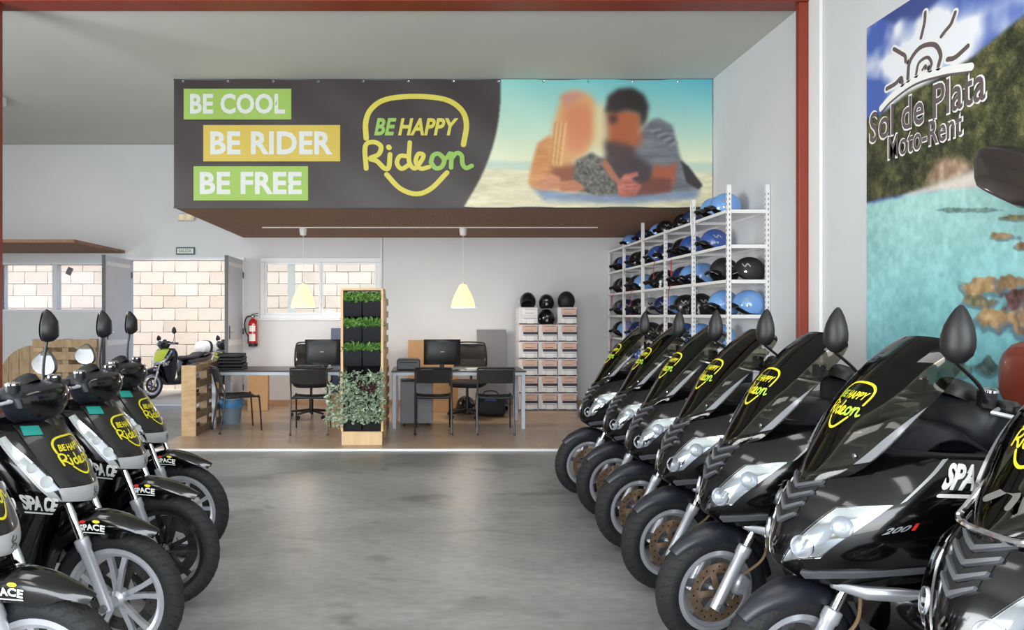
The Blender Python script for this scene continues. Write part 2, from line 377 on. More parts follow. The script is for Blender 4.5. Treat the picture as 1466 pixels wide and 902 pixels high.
# ------------------------------------------------------------------ the room
XR, XL, YB, ZC = 3.35, -7.6, 11.24, 4.2
PH = .02                                              # height of the wooden platform
struct('floor', MB().span((XL, -6, -.1), (XR, YB, 0)), M['concrete'], smooth=False)
struct('floor_platform', MB().span((-2.92, 7.5, 0.0005), (XR-.002, YB-.002, PH)), M['planks'], smooth=False)
struct('trim_1', MB().span((-2.95, 7.47, 0.0005), (XR-.002, 7.4995, PH+.004)), M['white'], smooth=False)
struct('ceiling', MB().span((XL, -6, ZC), (XR+.2, YB+.2, ZC+.12)), M['ceil'], smooth=False)
struct('wall_right', MB().span((XR, -6, -.1), (XR+.2, YB+.2, ZC)), M['wall'], smooth=False)
struct('wall_left', MB().span((XL-.2, -6, -.1), (XL, -1.3, ZC)).span((XL-.2, 3.7, -.1), (XL, YB+.2, ZC)).span((XL-.2, -1.3, 2.75), (XL, 3.7, ZC)), M['wall'], smooth=False)  # gap in this unseen wall added to go with the side fill lamp
HOLES = [(-4.755, -2.92, 0, 2.34), (-6.80, -5.98, 1.55, 2.27), (-5.93, -5.17, 1.55, 2.27), (-2.60, -.72, 1.44, 2.35)]
def holed(mb, x0, x1, z0, z1, y0, y1, holes):
    xs = sorted({x0, x1, *[h[0] for h in holes], *[h[1] for h in holes]}); zs = sorted({z0, z1, *[h[2] for h in holes], *[h[3] for h in holes]})
    for a, b in zip(xs, xs[1:]):
        run = None
        for c, d in zip(zs, zs[1:]):
            inside = any(h[0] <= (a+b)/2 <= h[1] and h[2] <= (c+d)/2 <= h[3] for h in holes)
            if inside:
                if run: mb.span((a, y0, run[0]), (b, y1, run[1])); run = None
            else: run = (run[0], d) if run else (c, d)
        if run: mb.span((a, y0, run[0]), (b, y1, run[1]))
    return mb
struct('wall_back', holed(MB(), XL, XR, -.1, ZC, YB, YB+.16, HOLES), M['wall'], smooth=False, fix=False)
struct('baseboard_back', MB().span((-2.9, YB-.015, PH), (XR-.5, YB-.001, PH+.075)), P('baseboard_wood', (176, 140, 108), .5), smooth=False)
# mezzanine box carrying the banner
struct('wall_mezzanine', MB().span((-2.915, 8.14, 2.73), (XR-.002, 8.28, ZC-.002)).span((-2.915, 8.28, 2.73), (-2.78, YB-.002, ZC-.002)).span((-2.78, 8.28, 2.73), (XR-.002, YB-.002, 2.80)), M['wall'], smooth=False, fix=False)
rm = part('reed_mat', MB().span((-2.915, 8.142, 2.705), (XR-.004, YB-.004, 2.728)), M['reed'], None, smooth=False)
tag(rm, 'brown woven reed mat lining the ceiling under the banner, above the desks', 'reed mat')
rm = part('reed_mat', MB().span((-7.4, 9.6, 2.455), (-4.82, YB-.004, 2.50)), M['reed'], None, smooth=False)
tag(rm, 'brown reed awning over the two bright windows beside the open door', 'reed mat')
# white power track under the reeds that carries the two pendant lamps
tag(part('cable_track', MB().span((-2.3, 9.88, 2.692), (2.45, 9.905, 2.7045)), M['white'], None), 'thin white cable track running across the reed ceiling', 'cable track')
# portal frame
def hbeam(mb, a, b, axis):
    mb.span(a, b); return mb
fr = struct('trim_2', MB().span((3.245, 6.05, .001), (3.348, 6.11, 4.169), .004), M['red'], smooth=False, fix=False)
struct('trim_3', MB().span((-3.87, 6.05, .001), (-3.69, 6.11, 4.169), .004), M['red'], smooth=False, fix=False)
struct('trim_4', MB().span((-7.59, 6.03, 4.17), (XR-.002, 6.24, 4.182)).span((-7.59, 6.12, 4.182), (XR-.002, 6.15, ZC-.001)), M['red'], smooth=False, fix=False)
struct('trim_5', MB().span((XR-.03, 5.87, .001), (XR-.001, 6.045, ZC-.002), .004), M['white'], smooth=False)
struct('trim_6', MB().span((-.71, YB-.03, PH+.08), (-.685, YB-.001, 2.70), .003), M['alu'], smooth=False)
struct('trim_7', MB().span((-4.80, YB-.03, 2.34), (-2.90, YB-.001, 2.385)), M['alu'], smooth=False)
# windows
def window(name, x0, x1, z0, z1, panes, ft=.045, proud=.03):
    fr = MB(); y0, y1 = YB-proud, YB+.06
    fr.span((x0, y0, z0), (x1, y1, z0+ft), .004).span((x0, y0, z1-ft), (x1, y1, z1), .004).span((x0, y0, z0+ft), (x0+ft, y1, z1-ft), .004).span((x1-ft, y0, z0+ft), (x1, y1, z1-ft), .004)
    o = struct(name, fr, M['alu'], fix=False)
    w = (x1-x0-2*ft)/panes
    for i in range(panes):
        a = x0+ft+i*w; b = a+w; s_ = .032; yy = YB+.0+.022*(i % 2)
        if panes > 1:
            g = MB(); g.span((a, yy, z0+ft), (a+s_, yy+.02, z1-ft)).span((b-s_, yy, z0+ft), (b, yy+.02, z1-ft)).span((a+s_, yy, z0+ft), (b-s_, yy+.02, z0+ft+s_)).span((a+s_, yy, z1-ft-s_), (b-s_, yy+.02, z1-ft))
            sa = part('sash', g, M['alu'], o, fix=False)
        else: s_ = 0; sa = o
        part('pane', MB().span((a+s_, yy+.006, z0+ft+s_), (b-s_, yy+.012, z1-ft-s_)), M['glass'], sa, smooth=False)
    return o
M['glass0'] = M['glass']
def glare_pane():  # white translucence mixed in to imitate panes blown out by daylight
    m = bpy.data.materials.new('glare_glass'); m.use_nodes = True; nt = m.node_tree; nt.nodes.remove(nt.nodes['Principled BSDF'])
    a = nt.nodes.new('ShaderNodeBsdfTransparent'); b = nt.nodes.new('ShaderNodeBsdfTranslucent'); x = nt.nodes.new('ShaderNodeMixShader'); x.inputs[0].default_value = .14; b.inputs[0].default_value = (.96, .97, 1, 1)
    nt.links.new(a.outputs[0], x.inputs[1]); nt.links.new(b.outputs[0], x.inputs[2]); nt.links.new(x.outputs[0], nt.nodes['Material Output'].inputs[0]); return m
M['glass'] = glare_pane()
window('window_1', -6.84, -5.955, 1.51, 2.31, 1, .04, .004)
window('window_2', -5.955, -5.13, 1.51, 2.31, 1, .04, .004)
M['glass'] = M['glass0']
w3 = window('window_3', -2.64, -.70, 1.40, 2.38, 2, .07)
part('sill', MB().span((-2.66, YB-.07, 1.375), (-.69, YB-.001, 1.40), .004), M['alu'], w3)
part('reflection_strip', MB().span((-2.24, YB+.17, 1.44), (-2.12, YB+.19, 2.35)), M['white'], w3)  # white strip behind the glass imitating a bright reflection streak
# little tilted box stuck to the second window
# double door, both leaves swung inwards
def leaf(name, x, y0, side):
    o = struct(name, MB().span((x-.022, y0, .015), (x+.022, YB-.003, 2.345), .003), M['doorw'])
    part('edge_strip', MB().span((x-.025, y0-.012, .015), (x+.025, y0-.0005, 2.35)), M['dgrey'], o, smooth=False)
    part('rail', MB().span((x+.0225, y0+.05, 1.0), (x+.03, YB-.08, 1.08)).span((x+.0225, y0+.05, 2.2), (x+.03, YB-.08, 2.26)).span((x+.0225, y0+.05, .06), (x+.03, YB-.08, .2)), M['alu'], o, smooth=False)
    h = part('lock', MB().span((x+.0225, y0+.05, 1.1), (x+.032, y0+.09, 1.3), .003), M['dgrey'], o)
    part('handle', MB().tube([(x+.03, y0+.07, 1.2), (x+.07, y0+.07, 1.2), (x+.07, y0+.19, 1.2)], .009), M['chrome'], h)
    for z in (.3, 1.2, 2.1): part('hinge', MB().tube([(x+.03, YB-.012, z-.05), (x+.03, YB-.012, z+.05)], .009), M['dgrey'], o)
    return o
leaf('door_1', -4.735, 10.31, 1); leaf('door_2', -2.945, 10.38, 1)
# outside: yard, block wall
struct('floor_yard', MB().span((-10, YB+.0, -.12), (3, 15.5, -.02)), P('yard_concrete', (196, 186, 170), .8, noise=(2, (178, 168, 152), .3)), smooth=False)
bw = struct('wall_yard', MB().span((-9.6, 14.06, -.1), (.6, 14.25, 3.2)), P('mortar', (204, 190, 166), .9), smooth=False)
bm_ = [P('sandstone_block_%s' % n, c, .9, noise=(5, d, .35), bump=(45, .25)) for n, c, d in [('cream', (218, 208, 194), (206, 194, 178)), ('buff', (213, 201, 185), (200, 187, 170)), ('pale', (222, 213, 201), (212, 201, 187))]]
bmesh_ = [MB().box((0, 0, 0), (.455, .1, .235), .006).mesh('block', m) for m in bm_]
for r_ in range(13):
    for k in range(22):
        x = -9.4+k*.463+(.23 if r_ % 2 else 0)
        if x > .3: continue
        b = link('block', random.choice(bmesh_), bw); b.location = (x, 14.04+random.uniform(-.006, .004), .02+r_*.243)

# ------------------------------------------------------------------ banner
YN = 8.12
def wave(px, py): return .006*math.sin(px*.021+py*.012)*math.sin(py*.017+1)+.004*math.sin(px*.05-py*.06)
def bf(px, py, l=0): return at(px, py, YN-.012-.0016*l+wave(px, py))
bx0, bx1, by0, by1 = 249, 1020, 113.5, 297
hh, ww = 185, 772
Yp, Xp = np.mgrid[0:hh, 0:ww].astype(float); Xp = bx0+Xp*(bx1-bx0)/(ww-1); Yp = by0+Yp*(by1-by0)/(hh-1)
A = np.zeros((hh, ww, 3)); A[:] = (54, 46, 47)
t = np.clip((Yp-by0)/120, 0, 1)[..., None]; s_ = np.clip((Xp-700)/320, 0, 1)[..., None]
skyc = (1-t)*((1-s_)*np.array([150, 215, 205])+s_*np.array([95, 190, 205]))+t*np.array([238, 240, 205])
photo = skyc.copy(); nz = fbm((hh, ww), 40, 3)[..., None]
def put(img, poly, col, soft=1, noise=0):
    m = mask(poly, Xp, Yp)
    if soft: m = blur(m, soft)
    m = m[..., None]; return img*(1-m)+m*(np.array(col, float)+noise*(nz-.5))
K = lambda pts: [(640+x/3.47, 100+y/3.47) for x, y in pts]
photo = put(photo, [(600, 229), (1030, 233), (1030, 250), (600, 244)], (196, 218, 200), 2)
photo = put(photo, [(600, 240), (1030, 247), (1030, 300), (600, 300)], (226, 220, 186), 2, 50)
photo = put(photo, K([(415, 575), (600, 610), (900, 610), (1260, 585), (1240, 640), (900, 665), (480, 650)]), (134, 152, 178), 3, 40)
photo = put(photo, K([(1010, 250), (1050, 238), (1120, 275), (1160, 440), (1260, 570), (1240, 595), (1100, 605), (960, 560), (880, 470), (900, 380)]), (112, 116, 124), 2, 50)
photo = put(photo, K([(1160, 450), (1200, 480), (1270, 575), (1250, 595), (1190, 560)]), (52, 46, 48), 1)
photo = put(photo, K([(690, 470), (780, 440), (900, 400), (1010, 470), (1060, 600), (930, 625), (700, 600)]), (74, 62, 66), 4)
photo = put(photo, K([(1030, 470), (1100, 480), (1145, 455), (1130, 560), (1105, 605), (1000, 600)]), (172, 92, 66), 3)
photo = put(photo, K([(505, 325), (450, 365), (420, 470), (402, 560), (425, 590), (560, 600), (690, 605), (690, 540), (620, 500), (600, 420), (560, 340)]), (214, 148, 92), 2, 40)
photo = put(photo, K([(520, 480), (600, 460), (680, 470), (690, 560), (600, 570), (520, 540)]), (150, 92, 66), 4)
photo = put(photo, K([(575, 120), (640, 100), (710, 120), (745, 180), (745, 330), (700, 410), (610, 470), (545, 480), (510, 420), (530, 260)]), (224, 168, 112), 4)
photo = put(photo, K([(590, 180), (680, 160), (725, 210), (720, 330), (660, 410), (600, 400), (575, 300)]), (222, 140, 102), 6)
photo = put(photo, K([(560, 130), (620, 108), (690, 120), (640, 150), (590, 190)]), (206, 150, 130), 3)
photo = put(photo, K([(735, 180), (780, 160), (790, 330), (770, 420), (735, 400)]), (236, 214, 160), 5)
photo = put(photo, K([(790, 200), (880, 190), (970, 210), (965, 370), (900, 400), (800, 390)]), (178, 96, 56), 5)
photo = put(photo, K([(785, 210), (800, 130), (850, 95), (920, 88), (980, 125), (1002, 180), (990, 250), (965, 290), (960, 215), (890, 200), (840, 215)]), (46, 36, 34), 3)
photo = put(photo, K([(800, 220), (850, 225), (850, 260), (810, 270)]), (84, 54, 44), 3)
photo = put(photo, K([(780, 350), (900, 370), (940, 395), (900, 450), (790, 450)]), (84, 64, 62), 4)
spk = blur(mask(K([(640, 450), (720, 410), (780, 450), (830, 540), (840, 610), (760, 625), (640, 600), (625, 530)]), Xp, Yp), 2)[..., None]
photo = photo*(1-spk)+spk*(np.array([104, 102, 94])+190*(blur(np.random.default_rng(5).random((hh, ww, 1)), 1)-.5))
photo = put(photo, K([(955, 565), (1040, 535), (1112, 540), (1110, 605), (1000, 618), (930, 622)]), (118, 70, 60), 2)
photo = put(photo, K([(845, 565), (880, 520), (945, 505), (952, 525), (915, 540), (968, 575), (955, 595), (935, 625), (870, 632), (848, 610)]), (192, 112, 98), 1, 60)
for q0 in (560, 580, 600): photo = put(photo, K([(880, q0), (950, q0-6), (955, q0-1), (885, q0+5)]), (150, 76, 70), 1)
photo = put(photo, K([(780, 440), (810, 470), (840, 520), (870, 560), (850, 570), (800, 520), (770, 470)]), (176, 110, 86), 1)
for q0 in range(7): photo = put(photo, K([(1010+q0*16, 300+q0*12), (1060+q0*13, 290+q0*10), (1075+q0*12, 298+q0*11), (1015+q0*15, 312+q0*12)]), (88, 92, 100) if q0 % 2 else (140, 144, 150), 1)
for q0 in range(6): photo = put(photo, K([(535+q0*10, 260), (545+q0*10, 260), (525+q0*9, 480), (512+q0*9, 470)]), (236, 190, 128) if q0 % 2 else (200, 140, 84), 1)
photo = put(photo, K([(445, 560), (500, 510), (560, 530), (560, 580), (480, 600)]), (206, 142, 104), 1, 40)
photo = put(photo, K([(560, 560), (640, 545), (690, 590), (640, 605), (560, 600)]), (196, 130, 100), 1, 40)
edge = [(717, 100), (716, 150), (708, 200), (690, 250), (663, 298), (663, 310), (1100, 310), (1100, 100)]
mk = blur(mask([tuple(p) for p in spline(edge[:5], 8)]+edge[5:], Xp, Yp), 1)[..., None]
A = A*(1-mk)+mk*photo*.94
M['print'] = paintmat('printed_vinyl', .45)
ban = painted('banner', A, lambda s, t: bf(bx0+(bx1-bx0)*s, by1+(by0-by1)*t), M['print'], None)
tag(ban, 'long dark advertising banner with slogans and a couple on a beach, above the desks', 'banner')
part('frame_tube', MB().tube([at(249, 114, YN-.001), at(1020, 114, YN-.001)], .012).tube([at(249, 297, YN-.001), at(1018, 297, YN-.001)], .012), M['dgrey'], ban)
LB = [('BE COOL', 'lime', (263, 127, 417, 171), (272, 163, 408, 134)), ('BE RIDER', 'yel2', (291, 179, 487, 231), (301, 221, 476, 188)), ('BE FREE', 'lime', (277, 238, 441, 287), (286, 278, 432, 246))]
M['yel2'] = P('amber_print', (200, 176, 74), .5); M['limeb'] = P('green_print', (148, 182, 84), .5); M['wp2'] = P('soft_white_print', (208, 211, 206), .5)
M['by'] = P('banner_yellow', (204, 194, 76), .5); M['bg'] = P('banner_green', (142, 184, 82), .5)
for body, m, (x0, y0, x1, y1), (a0, b0, a1, b1) in LB:
    mb = MB(); n = 40; r_ = 4
    cs = [(x0+r_, y0+r_, 180), (x1-r_, y0+r_, 270), (x1-r_, y1-r_, 0), (x0+r_, y1-r_, 90)]
    G = [[bf(x0+(x1-x0)*j/n, y0+(y1-y0)*i/8, 1) for j in range(n+1)] for i in range(9)]; mb.grid(G)
    lab = part('slogan_label', mb, M['limeb'] if m == 'lime' else M['yel2'], ban, smooth=False, fix=False)
    tm = MB(); lettering(tm, body, lambda x, y: bf(x, y, 2), a0, b0, a1, b1, .034); part('lettering', tm, M['wp2'], lab, smooth=False, fix=False)
lx0, lx1, ly0, ly1 = 520, 676, 134, 280
logo(ban, lambda x, y, l: bf(lx0+(lx1-lx0)*x, ly1+(ly0-ly1)*y, 1+l), M['by'], M['bg'])
for i in range(12): part('eyelet', MB().lathe([(.006, 0), (.012, .004), (.016, 0)], 10, Matrix.Translation(bf(262+i*64.5, 116.5, 1)) @ Matrix.Rotation(R(90), 4, 'X')), M['chrome'], ban)

# ------------------------------------------------------------------ poster on the right wall
PX = XR-.006
hh, ww = 330, 300
ti, si = np.mgrid[0:hh, 0:ww].astype(float); ti = 1-ti/(hh-1); si = si/(ww-1)
PY0, PY1, PZ0, PZ1 = 5.285, 3.0, .955, 3.625
Yw = PY0+(PY1-PY0)*si; Zw = PZ0+(PZ1-PZ0)*ti
Xp = VX+PX*F/Yw; Yp = VY-(Zw-HC)*F/Yw
n1 = fbm((hh, ww), 5, 11); n2 = fbm((hh, ww), 30, 12, 3); n3 = fbm((hh, ww), 60, 13, 2); nz = n3[..., None]
A = np.zeros((hh, ww, 3)); A[:] = (74, 100, 178)
cl = np.clip((n1-.44)*6+np.clip(1-np.abs((Yp-70)+(Xp-1300)*.45)/70, 0, 1)*1.2-.25, 0, 1)[..., None]
A = A*(1-cl)+cl*np.array([232, 234, 240])
A = put(A, [(1263, 28), (1300, -10), (1350, -15), (1340, 5), (1310, 30), (1290, 26), (1280, 35)], (62, 78, 140), 2)
hill = [(1230, 172), (1262, 164), (1300, 132), (1350, 108), (1392, 82), (1430, 50), (1466, 22), (1560, -50), (1900, -200), (1900, 330), (1466, 262), (1400, 266), (1330, 270), (1230, 292)]
hm = blur(mask(hill, Xp, Yp), 1)[..., None]; g = (n2*.6+n3*.4)[..., None]
hc = np.array([34, 40, 24])+np.clip((g-.32)*2.4, 0, 1)*np.array([72, 64, 40])+(np.random.default_rng(9).random((hh, ww, 1))-.5)*34; A = A*(1-hm)+hm*hc
A = put(A, [(1325, 262), (1335, 240), (1350, 224), (1385, 228), (1392, 246), (1360, 262)], (168, 140, 118), 3, 90)
A = put(A, [(1290, 284), (1335, 264), (1392, 244), (1405, 236), (1440, 252), (1480, 268), (1480, 282), (1400, 272), (1340, 276)], (226, 216, 206), 2, 20)
wt = [(1230, 294), (1300, 280), (1350, 272), (1420, 268), (1500, 276), (1900, 330), (1900, 1100), (1230, 700)]
wm = blur(mask(wt, Xp, Yp), 1)[..., None]; d = np.clip((Yp-270)/260, 0, 1)[..., None]
wc = np.array([168, 214, 208])*(1-d)+d*np.array([116, 186, 196])+(n1[..., None]-.5)*46+(nz-.5)*34; A = A*(1-wm)+wm*wc
for cx, cy, rx, ry, c in [(1455, 312, 22, 4, (132, 126, 92)), (1440, 338, 18, 6, (150, 128, 92)), (1460, 352, 14, 5, (138, 112, 84)), (1405, 408, 28, 13, (164, 134, 92)), (1450, 402, 22, 12, (146, 118, 86)), (1398, 432, 24, 8, (118, 112, 84)),
                      (1425, 458, 36, 14, (170, 138, 96)), (1462, 430, 22, 18, (92, 62, 60)), (1462, 462, 26, 18, (160, 124, 88)), (1412, 524, 20, 12, (66, 96, 92)), (1450, 530, 16, 26, (60, 92, 76)), (1385, 300, 40, 3, (120, 150, 140)),
                      (1380, 530, 14, 10, (82, 126, 112)), (1520, 440, 50, 40, (150, 120, 86)), (1500, 560, 60, 30, (70, 90, 80))]:
    q = np.sqrt(((Xp-cx)/rx)**2+((Yp-cy)/ry)**2)+(n2-.5)*1.6
    dm = np.clip((1.25-np.sqrt(((Xp-cx)/rx)**2+((Yp-cy-ry*.35)/ry)**2)-(n2-.5)*1.4)*4, 0, 1)[..., None]*.6; A = A*(1-dm)+dm*np.array([70, 90, 110])
    m_ = np.clip((1-q)*5, 0, 1)[..., None]; A = A*(1-m_)+m_*(np.array(c)+(nz-.5)*90)
pos = painted('poster', A, lambda s, t: Vector((PX, PY0+(PY1-PY0)*s, PZ0+(PZ1-PZ0)*t)), M['print'], None)
tag(pos, 'tall wall poster of a turquoise cove with wooded cliffs and a sun emblem', 'poster')
part('backing', MB().span((PX+.001, PY1, PZ0), (XR-.0005, PY0, PZ1)), M['white'], pos, smooth=False)
def pf(px, py, l=0):
    Y = PX*F/(px-VX); return Vector((PX-.0012*(l+1), Y, HC-(py-VY)/F*Y))
def pw(s, z, l=0): return Vector((PX-.0012*(l+1), s, z))
M['tgrey'] = P('taupe_print', (98, 84, 86), .5)
sunst = [([(1325, 18), (1324, 32), (1319, 54)], .06), ([(1368, 18), (1362, 34), (1354, 44), (1348, 52)], .06), ([(1280, 70), (1290, 76), (1296, 80), (1297, 88)], .06), ([(1357, 85), (1368, 82), (1386, 66)], .07), ([(1270, 127), (1282, 120), (1290, 112), (1292, 118)], .07),
         ([(1300, 112), (1303, 88), (1318, 68), (1338, 64), (1347, 78), (1344, 94)], .07), ([(1312, 106), (1316, 90), (1328, 82), (1334, 90), (1332, 98)], .05), ([(1321, 100), (1325, 94), (1328, 98)], .04)]
wv = ([(1262, 155), (1278, 138), (1310, 115), (1350, 102), (1390, 96)], .05)
def world(pts): return [((lambda v: (-v.y, v.z))(pf(*p))) for p in pts]
a = MB(); b = MB()
for p, w in sunst+[wv]: stroke(a, world(p), w*.45+.03, lambda s, z: pw(-s, z, 0))
for p, w in sunst: stroke(b, world(p), w*.45, lambda s, z: pw(-s, z, 1))
for dz in (-.0,): stroke(b, [(x, y-.03) for x, y in world(wv[0])], .015, lambda s, z: pw(-s, z, 1))
part('emblem_outline', a, M['wprint'], pos, smooth=False, fix=False); part('sun_emblem', b, M['tgrey'], pos, smooth=False, fix=False)
for body, (ya, za, yb, zb) in [('Sol de Plata', (5.24, 2.74, 4.16, 2.965)), ('Moto-Rent', (5.03, 2.575, 4.34, 2.735))]:
    a = MB(); lettering(a, body, lambda s, z: pw(s, z, 2), ya+.012, za-.012, yb-.012, zb+.012, .033); part('lettering_outline', a, M['wprint'], pos, smooth=False, fix=False)
    a = MB(); lettering(a, body, lambda s, z: pw(s, z, 3), ya, za, yb, zb, .012); part('lettering', a, M['tgrey'], pos, smooth=False, fix=False)

# ------------------------------------------------------------------ scooters
M['smoke'] = glassmat('smoked_acrylic', (.50, .48, .42), .03)
M['lens'] = glassmat('clear_lens', (.93, .95, .96), .02)
M['amber'] = P('amber_lens', (214, 120, 40), .15, coat=.5)
M['seat'] = P('black_vinyl', (22, 22, 24), .5, bump=(150, .15))
M['navy'] = P('satin_dark_plastic', (30, 32, 40), .38)
M['panelblk'] = P('satin_black_panel', (24, 23, 21), .35, coat=.3)
M['mirror'] = P('mirror_glass', (235, 238, 240), .02, 1)
M['teal'] = P('teal_sticker', (30, 150, 140), .5)
M['greyw'] = P('grey_alloy', (120, 122, 128), .35, .6)
M['blkalloy'] = P('black_alloy', (26, 26, 28), .3, .3, coat=.5)
M['tread'] = P('tread_rubber', (24, 24, 25), .85)
M['greyd'] = P('dark_disc_steel', (74, 72, 70), .4, .6)
M['flare'] = P('grey_gloss_body', (120, 122, 128), .18, .3, coat=1)
M['silvy'] = P('silver_body', (190, 190, 192), .35, .35, coat=.5)

def axleM(x, z): return Matrix.Translation((x, 0, z)) @ Matrix.Rotation(R(90), 4, 'X')
def wheel(root, name, x, Rt, Rr, tw, style, mats, T, disc=True):
    """wheel in the local xz plane: alloy rim as the part, tyre, disc and hub as its pieces"""
    A_ = axleM(x, Rt); h = tw/2; k = Rt-Rr
    rimm, spm = mats
    rim = MB().lathe([(Rr+.004, -h*.62), (Rr-.016, -h*.66), (Rr-.018, -h*.5), (Rr-.034, -h*.34), (Rr-.034, h*.34), (Rr-.018, h*.5), (Rr-.016, h*.66), (Rr+.004, h*.62), (Rr-.008, 0)], 48, A_, True)
    W_ = part(name, rim.xf(T), rimm, root)
    tp = []
    for t in np.linspace(-1, 1, 13): a = t*R(118); tp.append((Rr+k*.47+k*.53*math.cos(a), h*math.sin(a)))
    tp = [(Rr-.004, -h*.5)]+tp+[(Rr-.004, h*.5)]
    part('tyre', MB().lathe(tp, 56, A_, True).xf(T), M['tyre'], W_)
    tr = MB()
    for i in range(38):
        for sgn in (-1, 1):
            a0 = 2*math.pi*(i+(.5 if sgn > 0 else 0))/38; G = []
            for t in (0, .5, 1):
                an = sgn*R(22+58*t); rr = Rr+k*.47+k*.53*math.cos(an)+.0012; zz = h*math.sin(an); row = []
                for d in (-.028, .028):
                    q = a0+.10*t+d*(1-.5*t); row.append(A_ @ Vector((rr*math.cos(q), rr*math.sin(q), zz*1.01)))
                G.append(row)
            tr.grid(G)
    o = part('tread', tr.xf(T), M['tread'], W_, fix=False); o['kind'] = 'stuff'
    hub = MB().lathe([(.0, -h*.75), (.022, -h*.75), (.036, -h*.5), (.036, h*.5), (.022, h*.75), (0, h*.75)], 20, A_)
    part('hub', hub.xf(T), spm, W_)
    n = 5
    for i in range(n):
        for d in ((-.17, .17) if style == 'double' else (0,)):
            s = MB(); a = 2*math.pi*i/n+.3; a1 = a+d*1.2
            w0, w1 = (.012, .010) if style == 'double' else (.024, .016)
            rings = []
            for r_, an, w_ in ((.028, a+d*.6, w0), (Rr*.6, a+d, w1), (Rr-.03, a1, w1*1.15)):
                c_ = Vector((math.cos(an), math.sin(an), 0)); t_ = Vector((-c_.y, c_.x, 0)); p = c_*r_
                rings.append([A_ @ (p+t_*w_+Vector((0, 0, .012))), A_ @ (p-t_*w_+Vector((0, 0, .012))), A_ @ (p-t_*w_*.8-Vector((0, 0, .012))), A_ @ (p+t_*w_*.8-Vector((0, 0, .012)))])
            s.loft(rings); part('spoke', s.xf(T), spm, W_)
    if disc:
        for sy in (disc,):
            D = Matrix.Translation((0, sy*h*.82, 0)) @ A_
            d_ = MB(); n = 60; ro, ri = Rr*.74, Rr*.50
            d_.lathe([(ri, -.002), (ro, -.002), (ro, .002), (ri, .002)], 48, D, True); dd = part('brake_disc', d_.xf(T), M['disc'] if style == 'single' else M['greyd'], W_)
            c_ = MB()
            for i in range(5):
                a = 2*math.pi*i/5; u = Vector((math.cos(a), math.sin(a), 0)); t_ = Vector((-u.y, u.x, 0))
                c_.loft([[D @ (u*r_+t_*w_+Vector((0, 0, z_))) for w_, z_ in ((-.014, -.0025), (.014, -.0025), (.014, .0025), (-.014, .0025))] for r_ in (.02, ri+.006)])
            part('disc_carrier', c_.xf(T), M['disc'] if style == 'single' else M['greyd'], W_)
            ho = MB()
            for i in range(24):
                a = 2*math.pi*i/24; rr = ri+(ro-ri)*(.35 if i % 2 else .68)
                for q in (1, -1): ho.lathe([(0, .0), (.0048, 0)], 8, D @ Matrix.Translation((rr*math.cos(a), rr*math.sin(a), .0023*q)))
            o = part('disc_hole', ho.xf(T), M['blkmatt'], W_, fix=False); o['kind'] = 'stuff'
    return W_
def fork(root, x0, z0, x1, z1, y, T, mats=('alloy', 'chrome', 'blkplastic'), r=.024):
    """lower slider from the axle, collar, upper tube"""
    a, b = Vector((x0, y, z0)), Vector((x1, y, z1)); d = b-a
    f_ = part('fork_leg', MB().tube([a-d*.04, a+d*.02, a+d*.5, a+d*.52, a+d*.60, a+d*.61], [r*.9, r*.95, r, r*1.22, r*1.22, r*1.0], 16).xf(T), M[mats[0]], root)
    part('fork_tube', MB().tube([a+d*.60, b], r*.68, 14).xf(T), M[mats[1]], f_)
    part('axle_nut', MB().lathe([(0, .0), (.016, 0), (.016, .014), (0, .014)], 6, Matrix.Translation(a+Vector((0, .024 if y > 0 else -.038, 0))) @ Matrix.Rotation(R(-90), 4, 'X')).xf(T), M['greyw'], f_)
    return f_
def mirror(root, base, mid, top, hw, hh_, dep, T, yaw=0, tilt=0):
    st = part('mirror_stem', MB().tube([tuple(p) for p in spline([base, mid, top], 5)], [.011]+[.0065]*10, 10).xf(T), M['blkplastic'], root)
    B = Matrix.Translation(top) @ Matrix.Rotation(yaw, 4, 'Z') @ Matrix.Rotation(tilt, 4, 'X')
    rings = []; gl = []
    prof = [(-.42, .30), (-.36, .55), (-.2, .88), (0, 1), (.2, .98), (.45, .84), (.7, .58), (.88, .32), (.97, .10)]
    for t, w in prof:
        rg = []
        for j in range(16):
            a = 2*math.pi*j/16; c_, s_ = math.cos(a), math.sin(a)
            rg.append(B @ Vector((dep*(.25 if c_ < 0 else 1.0)*c_*min(1, w*1.15), hw*w*s_, hh_*(t+.42))))
        rings.append(rg)
    hd = part('mirror_head', MB().loft(rings).xf(T), M['blkplastic'], st)
    G = [[B @ Vector((-dep*.26, hw*w*.86*s_, hh_*(t*.93+.42))) for s_ in (-1, -.5, 0, .5, 1)] for t, w in prof]
    return hd, part('mirror_glass', MB().grid(G).xf(T), M['mirror'], hd, fix=False)
def lettersOn(root, body, f, box, mat, bold=.03, name='lettering', shear=0):
    a = MB(); lettering(a, body, f, *box, bold, shear); return part(name, a, mat, root, smooth=False, fix=False)
def spaceprint(root, f, mat, sub=True):
    """tall narrow SPACE wordmark with a thin line of small print under it"""
    lettersOn(root, 'SPACE', f, (0, .22, 1, 1), mat, .045, 'wordmark', .1)
    a = MB(); stroke(a, [(.05, .07), (.95, .07)], .10, f, smooth=False); part('underline_print', a, mat, root, smooth=False, fix=False)
def steerT(ang, p, d): return Matrix.Translation(p) @ Matrix.Rotation(ang, 4, Vector(d)) @ Matrix.Translation(-Vector(p))

